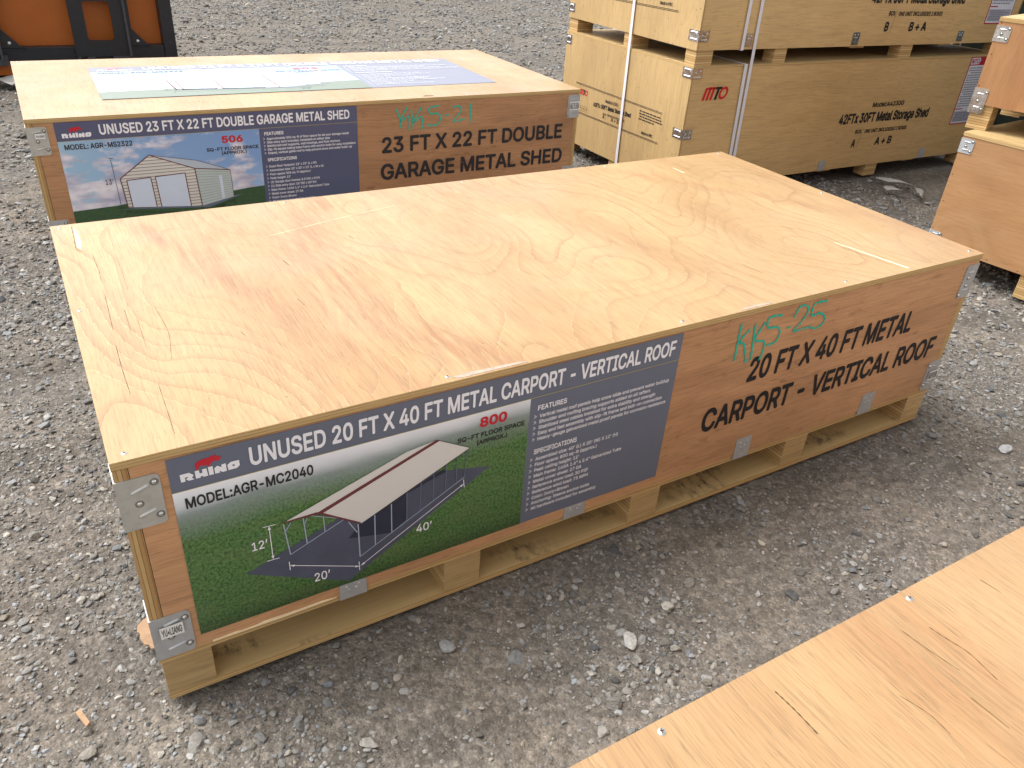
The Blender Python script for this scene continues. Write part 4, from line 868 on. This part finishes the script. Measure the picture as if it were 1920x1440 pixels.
# ------------------------------------------------------------ stacked shed boxes with straps
MX, MY, MYAW = 3.0758, 2.0992, -0.0129
ML_, MW_, HBASE, HP = 2.7435, 1.2057, 0.0759, 0.6578
def rows(mb, fn, x0, x1, z0, z1, n_, mat, seed, fill=0.55):
    r = random.Random(seed)
    for i in range(n_):
        z = z1-(z1-z0)*(i+0.5)/n_; h_ = (z1-z0)/n_*fill; x = x0+abs(x1-x0)*(0.12*r.random() if i % 3 == 2 else 0)*(1 if x1 > x0 else -1)
        xe = x0+(x1-x0)*r.uniform(0.55, 1.0)
        while (x < xe) if x1 > x0 else (x > xe):
            w = r.uniform(0.012, 0.03)*(1 if x1 > x0 else -1)
            mb.face([fn(a, b) for a, b in ((x, z-h_/2), (x+w, z-h_/2), (x+w, z+h_/2), (x, z+h_/2))], mat); x += w*1.18
def mto_crate(z0, label, let, pair, dz, brk_front, brk_end, clips):
    t = thing('shipping_crate', label, 'crate', (MX, MY, z0), MYAW, 'strapped stack of yellow shed boxes')
    za = HBASE; zb = HBASE+HP-0.012
    for (a, b) in ((0.004,0.120),(0.572,0.665),(1.645,1.757),(2.625,2.739)):
        for (c, d) in ((0.004,0.085),(0.545,0.626),(1.110,1.200)):
            MB().box(a, b, c, d, 0.0, za-0.0005, (0,)*6).build('pallet_block', [STACK], t)
    for a in (1.19, 2.02):
        MB().box(a, a+0.12, 0.012, MW_-0.02, za-0.011, za-0.0008, (0,0,1,1,0,0)).build('floor_slat', [PAL, EDGE], t)
    MB().box(0.013, ML_-0.013, 0.013, MW_-0.013, za, za+0.012, (0,)*6).build('floor_panel', [PAL], t)
    MB().box(0.0, ML_, 0.0, 0.012, za, zb, (1,1,0,0,1,1)).build('front_panel', [YELF, EDGE], t)
    MB().box(0.0, ML_, MW_-0.012, MW_, za, zb, (1,1,0,0,1,1)).build('back_panel', [YELF, EDGE], t)
    MB().box(-0.003, 0.009, -0.002, MW_+0.002, za, zb, (0,0,1,1,1,1)).build('side_panel', [YELL, EDGEV], t)
    MB().box(ML_-0.009, ML_+0.003, -0.002, MW_+0.002, za, zb, (0,0,1,1,1,1)).build('side_panel', [YELL, EDGEV], t)
    MB().box(-0.003, ML_+0.003, -0.002, MW_+0.002, zb+0.0005, zb+0.012, (1,1,1,1,0,0)).build('lid', [PAL, EDGE], t)
    o = -z0   # measured heights are world heights
    f_ = front(0.0012); l_ = left(0.0042); l3 = lambda u, v, t_=0.0: l_(u, v+o+dz, t_); f3 = lambda u, v, t_=0.0: f_(u, v+o+dz, t_)
    mb = MB()
    text(mb, "Model:A4230G", 1.533, 1.838, 0.446, 0.476, f3, 0.030); 
    text(mb, "42FTx 30FT Metal Storage Shed", 1.256, 2.128, 0.3545, 0.4175, f3, 0.040)
    text(mb, "BOX", 1.438, 1.497, 0.288, 0.314, f3, 0.030); text(mb, "ONE UNIT INCLUDEDES 2 BOXES", 1.527, 1.942, 0.287, 0.311, f3, 0.030)
    text(mb, let, 1.432, 1.468, 0.202, 0.256, f3, 0.040); text(mb, pair, 1.658, 1.824, 0.202, 0.254, f3, 0.040)
    mb.face([f3(*p) for p in quad_line((1.508,0.316),(1.488,0.198),0.003)], 1)
    # the same lettering, smaller, on the end
    Lx = lambda u, v, t_=0.0: l3(-u, v, t_)
    text(mb, "Model:A4230G", -0.720, -0.591, 0.395, 0.4135, Lx, 0.016, slope=0.03)
    text(mb, "42FTx 30FT Metal Storage Shed", -0.843, -0.459, 0.347, 0.373, Lx, 0.040, slope=0.048)
    text(mb, "BOX", -0.733, -0.700, 0.320, 0.332, Lx, 0.016); text(mb, "ONE UNIT INCLUDEDES 2 BOXES", -0.686, -0.512, 0.322, 0.335, Lx, 0.014, slope=0.03)
    text(mb, let, -0.733, -0.713, 0.299, 0.319, Lx, 0.022); text(mb, pair, -0.645, -0.566, 0.302, 0.324, Lx, 0.022)
    text(mb, "Made in PRC", -0.343, -0.240, 0.302, 0.3185, Lx, 0.022, slope=0.02)
    mb.face([Lx(*p) for p in quad_line((-0.695,0.336),(-0.70,0.298),0.0022)], 1)
    for (p, r_) in (((-1.051,0.452),(-0.187,0.454)),((-1.051,0.4455),(-0.187,0.4475)),((-1.0,0.279),(-0.184,0.289)),((-1.0,0.2725),(-0.184,0.2825))):
        mb.face([Lx(*a) for a in quad_line(p, r_, 0.0026)])
    for k in range(3):
        x0_ = -0.995+k*0.035
        for p, r_ in (((x0_,0.323),(x0_+0.033,0.323)),((x0_,0.293),(x0_+0.033,0.293)),((x0_,0.323),(x0_,0.293)),((x0_+0.033,0.323),(x0_+0.033,0.293))):
            mb.face([Lx(*a) for a in quad_line(p, r_, 0.0016)], 1)
        mb.face([Lx(x0_+0.016+0.007*math.cos(a), 0.308+0.007*math.sin(a)) for a in (0.5, 2.3, 4.2)])
    rows(mb, Lx, -0.385, -0.174, 0.372, 0.432, 4, 0, 5, 0.42)
    mb.build('box_lettering', [INKM, INKG], t)
    def emblem(fn, x0, z0_, w, h_):
        mb = MB()
        U = lambda a, b: fn(x0+(a+0.10*b)*w, z0_+b*h_)
        for k in range(3):
            a = 0.0+k*0.145; mb.face([U(a, 0), U(a+0.095, 0), U(a+0.095, 0.86), U(a+0.06, 0.97), U(a, 0.97)], 0)
        mb.face([U(0.06, 0.80), U(0.40, 0.80), U(0.40, 1.0), U(0.10, 1.0)], 0)
        mb.face([U(0.40, 0.80), U(0.66, 0.80), U(0.66, 1.0), U(0.40, 1.0)], 1); mb.face([U(0.475, 0), U(0.575, 0), U(0.575, 0.8), U(0.475, 0.8)], 1)
        n_ = 20
        for k in range(n_):
            a0, a1 = 2*math.pi*k/n_, 2*math.pi*(k+1)/n_; e = lambda a, r: U(0.775+0.175*r*math.cos(a), 0.5+0.5*r*math.sin(a))
            mb.face([e(a0,1), e(a1,1), e(a1,0.58), e(a0,0.58)], 0)
        mb.build('painted_emblem', [MTORED, INKM], t)
    emblem(f3, 0.094, 0.556, 0.182, 0.068); emblem(Lx, -1.008, 0.388, 0.095, 0.034)
    # instruction sheet at the far end of the long face
    g = MB(); A = [(2.402,0.285),(2.668,0.285),(2.668,0.722),(2.402,0.722)]
    fA = lambda i: (lambda u, v, t_=0.0: (u, -0.0008-0.0006*i-t_, v+o+dz*0.93))
    g.prism(A, lambda u, v, t_=0.0: (u, -0.0004-t_, v+o+dz*0.93), 0.0008, 1)
    g.face([fA(1)(*p) for p in ((2.410,0.292),(2.662,0.292),(2.662,0.668),(2.410,0.668))], 0)
    g.face([fA(1)(*p) for p in ((2.412,0.675),(2.50,0.675),(2.512,0.70),(2.50,0.716),(2.412,0.716))], 0)
    text(g, "MTO", 2.418, 2.498, 0.681, 0.711, fA(2), 0.03, mat=1)
    rows(g, fA(2), 2.418, 2.655, 0.40, 0.66, 17, 2, 9, 0.42)
    g.face([fA(2)(*p) for p in ((2.412,0.385),(2.49,0.385),(2.49,0.392),(2.412,0.392))], 1)
    g.face([fA(2)(*p) for p in ((2.416,0.302),(2.65,0.302),(2.65,0.372),(2.416,0.372))], 3)
    rows(g, fA(3), 2.42, 2.645, 0.305, 0.368, 6, 2, 4, 0.4)
    g.build('instruction_sheet', [PAPER, REDS, GREYTX, plain('grey_sheet_panel', (0.36,0.36,0.42), 0.3)], t)
    def mbrk(x0, x1, za_, zb_, y0, y1):
        k = MB(); fs = front(0.0025); ls = left(0.0035)
        if x1 > x0:
            k.prism(rrect(x0, x1, za_, zb_, 0.005, (0,1,1,0)), fs, 0.0014)
            for a, b in ((0.78,0.72),(0.80,0.18),(0.35,0.55)): bumpcap(k, front(0.0039), x0+(x1-x0)*a, za_+(zb_-za_)*b, 0.0042, 0.003)
            ridge(k, front(0.0039), (x0+0.012, za_+0.010), (x1-0.016, za_+0.010), 0.004, 0.002)
        if y1 > y0:
            k.prism(rrect(y0, y1, za_, zb_, 0.005, (0,1,1,0) if y0 < 0.5 else (1,0,0,1)), ls, 0.0014)
            for zz in (0.2, 0.82): ridge(k, left(0.0049), (y0+0.012, za_+(zb_-za_)*zz), (y1-0.012, za_+(zb_-za_)*zz), 0.009, 0.004)
            for a, b in ((0.8,0.72),(0.25,0.70)): bumpcap(k, left(0.0049), y0+(y1-y0)*a, za_+(zb_-za_)*b, 0.0042, 0.003)
        k.build('corner_bracket', SHINY, t, smooth=False)
    for (a, b) in brk_front: mbrk(-0.002, 0.066, a+o, b+o, -0.004, 0.075)
    for (a, b) in brk_end: mbrk(0, 0, a+o, b+o, 1.148, 1.209)
    for (x0, x1, a, b) in clips: clip(t, x0, x1, a+o, b+o, GALV2 if z0 < 0.1 else SHINY, y=-0.002)
    return t
mto_crate(0.0, 'yellow shed box lettered A, lower of the two strapped boxes', "A", "A + B", 0.0,
          [(0.669,0.723),(0.3535,0.4065),(0.09,0.144)], [(0.656,0.711),(0.36,0.41)], [(1.172,1.228,0.079,0.139),(2.160,2.220,0.079,0.139),(0.33,0.376,0.079,0.139)])
mto_crate(HBASE+HP, 'yellow shed box lettered B, upper of the two strapped boxes', "B", "B + A", 0.685,
          [(0.851,0.905),(1.36,1.41)], [(0.842,0.893),(1.36,1.41)], [(1.173,1.230,0.820,0.886),(2.163,2.219,0.826,0.884),(0.330,0.376,0.826,0.890)])
def strap_loop(label, kind, pos0, pos1, z0, z1, w):
    """flat band round the boxes; kind x = seen on the long face, y = seen on the end face"""
    t = thing('packing_strap', label, 'strap', (MX, MY, 0), MYAW, 'white packing straps on the yellow boxes')
    mb = MB(); th = 0.0013
    def band(a, b, off):   # corner points a,b = (u,z)
        pass
    e = 0.0075
    if kind == 'x':
        Y = [(-e, -e-th), (MW_+e, MW_+e+th)]
        X = lambda z: pos0+(pos1-pos0)*(z-z0)/(z1-z0)
        for (yi, yo) in Y: mb.prism([(X(z0)-w/2, z0-th), (X(z0)+w/2, z0-th), (X(z1)+w/2, z1+th), (X(z1)-w/2, z1+th)], lambda u, v, t_=0.0, yi=yi, yo=yo: (u, yi+(yo-yi)*t_, v), 1.0)
        mb.box(X(z1)-w/2, X(z1)+w/2, -e, MW_+e, z1, z1+th); mb.box(X(z0)-w/2, X(z0)+w/2, -e, MW_+e, z0-th, z0)
    else:
        Xs = [(-e-0.002, -e-0.002-th), (ML_+e, ML_+e+th)]
        Yf = lambda z: pos0+(pos1-pos0)*(z-z0)/(z1-z0)
        for (xi, xo) in Xs: mb.prism([(Yf(z0)-w/2, z0-th), (Yf(z0)+w/2, z0-th), (Yf(z1)+w/2, z1+th), (Yf(z1)-w/2, z1+th)], lambda u, v, t_=0.0, xi=xi, xo=xo: (xi+(xo-xi)*t_, u, v), 1.0)
        mb.box(-e, ML_+e, Yf(z1)-w/2, Yf(z1)+w/2, z1, z1+th); mb.box(-e, ML_+e, Yf(z0)-w/2, Yf(z0)+w/2, z0-th, z0)
    mb.build('strap_band', STRAP, t)
ZT = 2*(HBASE+HP)
strap_loop('white strap round both yellow boxes, seen on their bright end face', 'y', 0.532, 0.574, 0.074, ZT+0.001, 0.022)
strap_loop('white strap round only the upper yellow box, ending at the gap', 'x', 0.310, 0.302, HBASE*2+HP-0.002, ZT+0.0035, 0.021)
strap_loop('white strap spanning the gap and binding both yellow boxes on the long face', 'x', 0.424, 0.376, 0.072, ZT+0.006, 0.021)
strap_loop('white strap round only the lower yellow box, starting below the gap', 'x', 0.393, 0.364, 0.0695, HBASE+HP+0.001, 0.022)

# ------------------------------------------------------------ stack of tan crates at the right edge
def tan_crate(loc, rz, z0, ztop, label, fmat, brks, blk, deck):
    t = thing('shipping_crate', label, 'crate', loc, rz, 'tan crates stacked at the right edge')
    za = 0.11; zb = ztop-z0-0.0165; L_, W_ = 2.2, 1.14
    for (a, b) in blk:
        for (c, d) in ((0.010,0.105),(0.52,0.62),(1.03,1.13)):
            MB().box(a, b, c, d, 0.0006, za-0.0005).build('pallet_block', [STACK], t)
    if deck: MB().box(0.10, 2.1, 0.45, 0.58, 0.022, 0.045, (1,1,1,1,0,0)).build('bottom_board', [PAL, EDGE], t)
    MB().box(0.02, L_-0.02, 0.014, W_-0.014, za, za+0.012).build('floor_panel', [PAL], t)
    MB().box(0.0, L_, 0.0, 0.012, za, zb, (1,1,0,0,1,1)).build('front_panel', [fmat, EDGE], t)
    MB().box(0.0, L_, W_-0.012, W_, za, zb, (1,1,0,0,1,1)).build('back_panel', [fmat, EDGE], t)
    for x in (0.0, L_-0.012): MB().box(x, x+0.012, 0.0125, W_-0.0125, za, zb, (0,0,1,1,1,1)).build('side_panel', [fmat, EDGEV], t)
    MB().box(-0.002, L_+0.002, -0.003, W_+0.003, zb+0.0004, ztop-z0, (1,1,1,1,0,0)).build('lid', [PAL, EDGE], t)
    for (a, b) in brks:
        k = bracket(t, -0.001, 0.060, a-z0, b-z0, SHINY if z0 > 0.3 else GALV2, -1, 0.05, None, 3)
    mb = MB()
    for (x, z) in ((0.011,0.449),(0.014,0.321),(0.009,0.186),(0.296,0.123),(0.438,0.120),(0.62,0.123)):
        if za < z-0.0 < zb: bumpcap(mb, front(0.0002), x, z, 0.003, 0.0006)
    if mb.v: mb.build('nail_heads', CRACK, t)
    return t
tan_crate((3.7066,0.9283,0.0), 0.1146-math.pi/2, 0.0, 0.6436, 'tan plywood crate at the right edge, lower of its stack with wavy grain', TAN,
          [(0.552,0.617),(0.118,0.176)], ((0.455,0.56),(1.05,1.15),(1.6,1.7),(2.09,2.19)), False)
tan_crate((3.7808,0.9926,0.6440), 0.2546-math.pi/2, 0.6440, 1.1157, 'orange tan plywood crate with a knot, upper of the stack at the right edge', TAN2,
          [(1.018,1.083),(0.713,0.822)], ((0.008,0.098),(1.05,1.15),(2.09,2.19)), True)

# ------------------------------------------------------------ dark green crate behind the right stack
g_ = thing('covered_crate', 'dark green printed crate behind the right stack of tan crates', 'crate', (6.10,2.62,0), -math.pi/2+0.02)
MB().box(0, 2.8, 0, 1.2, 0.10, 1.55).build('body', GREENP, g_)
for x in (0.02, 1.3, 2.66): MB().box(x, x+0.12, 0.01, 1.19, 0.0, 0.0995).build('pallet_block', [STACK], g_)
mb = MB()
for (a, b, c, d) in ((0.06,0.06,0.12,1.5),(0.30,0.95,0.12,1.5),(0.9,0.9,0.12,1.5)): 
    mb.face([front(0.001)(*p) for p in quad_line((a, c), (a+0.001, d), 0.012)])
for z in (0.35, 0.8, 1.05, 1.3): mb.face([front(0.0015)(*p) for p in quad_line((0.08, z), (2.6, z), 0.006)])
mb.build('printed_lines', [STEELP], g_)

# ------------------------------------------------------------ orange and black steel attachment
a_ = thing('machine_attachment', 'orange steel machine attachment in a black frame behind the back crate', 'machine attachment', (0,6.3,0), 0.0)
MB().box(-1.6,1.19,0.10,0.62,0.045,1.05).build('orange_body', ORANGE, a_, bevel=0.012)
MB().box(-1.55,1.0,0.03,0.70,0.0,0.10).build('orange_skid', ORANGE, a_, bevel=0.006)
fr = MB(); fr.box(-1.6,1.13,-0.01,0.08,0.112,0.205); fr.box(-1.6,1.13,-0.01,0.08,0.98,1.08); fr.build('frame_rail', BLACKM, a_, bevel=0.004)
for x in (1.131, -1.7): MB().box(x,x+0.096,-0.02,0.10,0.0,1.10).build('frame_post', BLACKM, a_, bevel=0.004)
def holed(mb, outer, inner, y0, y1):
    (xa, za), (xb, zb) = outer; k = len(inner); q = k//4     # inner from rrect: bl br tr tl corner runs
    cor = [(xa,za),(xb,za),(xb,zb),(xa,zb)]
    for y in (y0, y1):
        for c_ in range(4):
            run = inner[c_*q:(c_+1)*q]
            for p, r_ in zip(run, run[1:]): mb.face([(cor[c_][0], y, cor[c_][1]), (p[0], y, p[1]), (r_[0], y, r_[1])])
            e, g = run[-1], inner[((c_+1)*q) % k]; c2_ = (c_+1) % 4
            mb.face([(cor[c_][0], y, cor[c_][1]), (e[0], y, e[1]), (g[0], y, g[1]), (cor[c2_][0], y, cor[c2_][1])])
    for ring in (inner, cor):
        for p, r_ in zip(ring, ring[1:]+ring[:1]): mb.face([(p[0], y0, p[1]), (r_[0], y0, r_[1]), (r_[0], y1, r_[1]), (p[0], y1, p[1])])
for x0 in (0.472, -0.43):
    pl = MB(); holed(pl, ((x0, 0.135), (x0+0.40, 1.06)), rrect(x0+0.105, x0+0.295, 0.252, 0.535, 0.03, n=6), -0.045, -0.020)
    o = pl.build('coupler_plate', BLACKM, a_)
    MB().box(x0+0.385, x0+0.402, -0.075, -0.0455, 0.135, 1.06).build('plate_flange', GREYM, o)
    gu = MB(); gu.prism([(x0+0.405,0.207),(x0+0.565,0.207),(x0+0.53,0.222),(x0+0.43,0.335),(x0+0.43,1.0),(x0+0.405,1.0)], lambda u, v, t=0.0: (u, -0.012-t, v), 0.016)
    gu.build('gusset', BLACKM, o)
    bt = MB(); bumpcap(bt, lambda u, v, t=0.0: (u, -0.029-t, v), x0+0.462, 0.242, 0.013, 0.012, 0, 12); bt.build('bolt', BOLT, o, smooth=True)
    for (p, r_) in ((0.005,0.03),(0.075,0.13),(0.26,0.39)):
        MB().box(x0+p, x0+r_, -0.050, -0.0205, 0.085, 0.134).build('foot_tab', GREYM, o)
bt = MB(); bumpcap(bt, lambda u, v, t=0.0: (u, -0.021-t, v), 1.18, 0.225, 0.006, 0.004, 0, 12); bt.build('post_bolt', GREYM, a_, smooth=True)
MB().box(-0.12,0.0,-0.045,-0.0105,0.085,0.16).build('foot_tab', GREYM, a_)

# ------------------------------------------------------------ litter on the gravel
def film(name, label, cat, pts, w, mat, z=0.012, bumps=0.01, th=0.0012):
    mb = MB(); P = smooth_path(pts, 6); n_ = len(P); r = random.Random(len(label))
    rows_ = []
    for i, p in enumerate(P):
        a = P[max(0, i-1)]; b = P[min(n_-1, i+1)]; dx, dy = b[0]-a[0], b[1]-a[1]; l = math.hypot(dx, dy) or 1
        ww = w*(0.6+0.4*math.sin(math.pi*(i+0.7)/(n_+0.4)))
        rows_.append([(p[0]-dy/l*ww*s, p[1]+dx/l*ww*s, z+bumps*abs(math.sin(i*0.23+s*1.5))) for s in (-0.5, -0.2, 0.15, 0.5)])
    for A, B in zip(rows_, rows_[1:]):
        for k in range(3):
            mb.face([A[k], A[k+1], B[k+1], B[k]])
    o = mb.build(name, mat, None, smooth=True, label=label, category=cat)
    s_ = o.modifiers.new('thick', 'SOLIDIFY'); s_.thickness = th
    return o
film('plastic_scrap', 'curled strip of pale plastic on the gravel before the yellow boxes', 'plastic scrap', [(4.72,1.98),(4.80,1.86),(4.80,1.74),(4.74,1.66),(4.66,1.60)], 0.032, FILM, 0.006, 0.02)
film('plastic_scrap', 'short straight piece of pale plastic inside the curled strip', 'plastic scrap', [(4.60,1.83),(4.62,1.77),(4.64,1.70)], 0.045, FILM, 0.006, 0.02)
film('plastic_wrap', 'crumpled dirty white plastic wrap by the orange machine', 'plastic wrap', [(-0.45,6.15),(-0.25,6.08),(-0.1,6.0),(0.05,5.9),(0.16,5.75)], 0.16, FILM, 0.02, 0.05)
mb = MB(); mb.prism([(0.0,0.238),(-0.010,0.236),(-0.024,0.222),(-0.027,0.206),(-0.022,0.199),(-0.024,0.184),(-0.018,0.163),(-0.010,0.158),(-0.008,0.146),(0.006,0.140),(0.03,0.2)], lambda u, v, t=0.0: (u-0.002, v, 0.004+t), 0.006)
mb.build('wood_offcut', SPLINT, None, label='ragged plywood offcut poking from under the front crate corner', category='offcut')
mb = MB(); mb.prism([(-0.165,0.055),(-0.156,0.06),(-0.143,0.02),(-0.150,0.012)], lambda u, v, t=0.0: (u, v, 0.0+t), 0.006)
mb.build('wood_splinter', SPLINT, None, label='small wood splinter on the gravel left of the front crate', category='splinter')
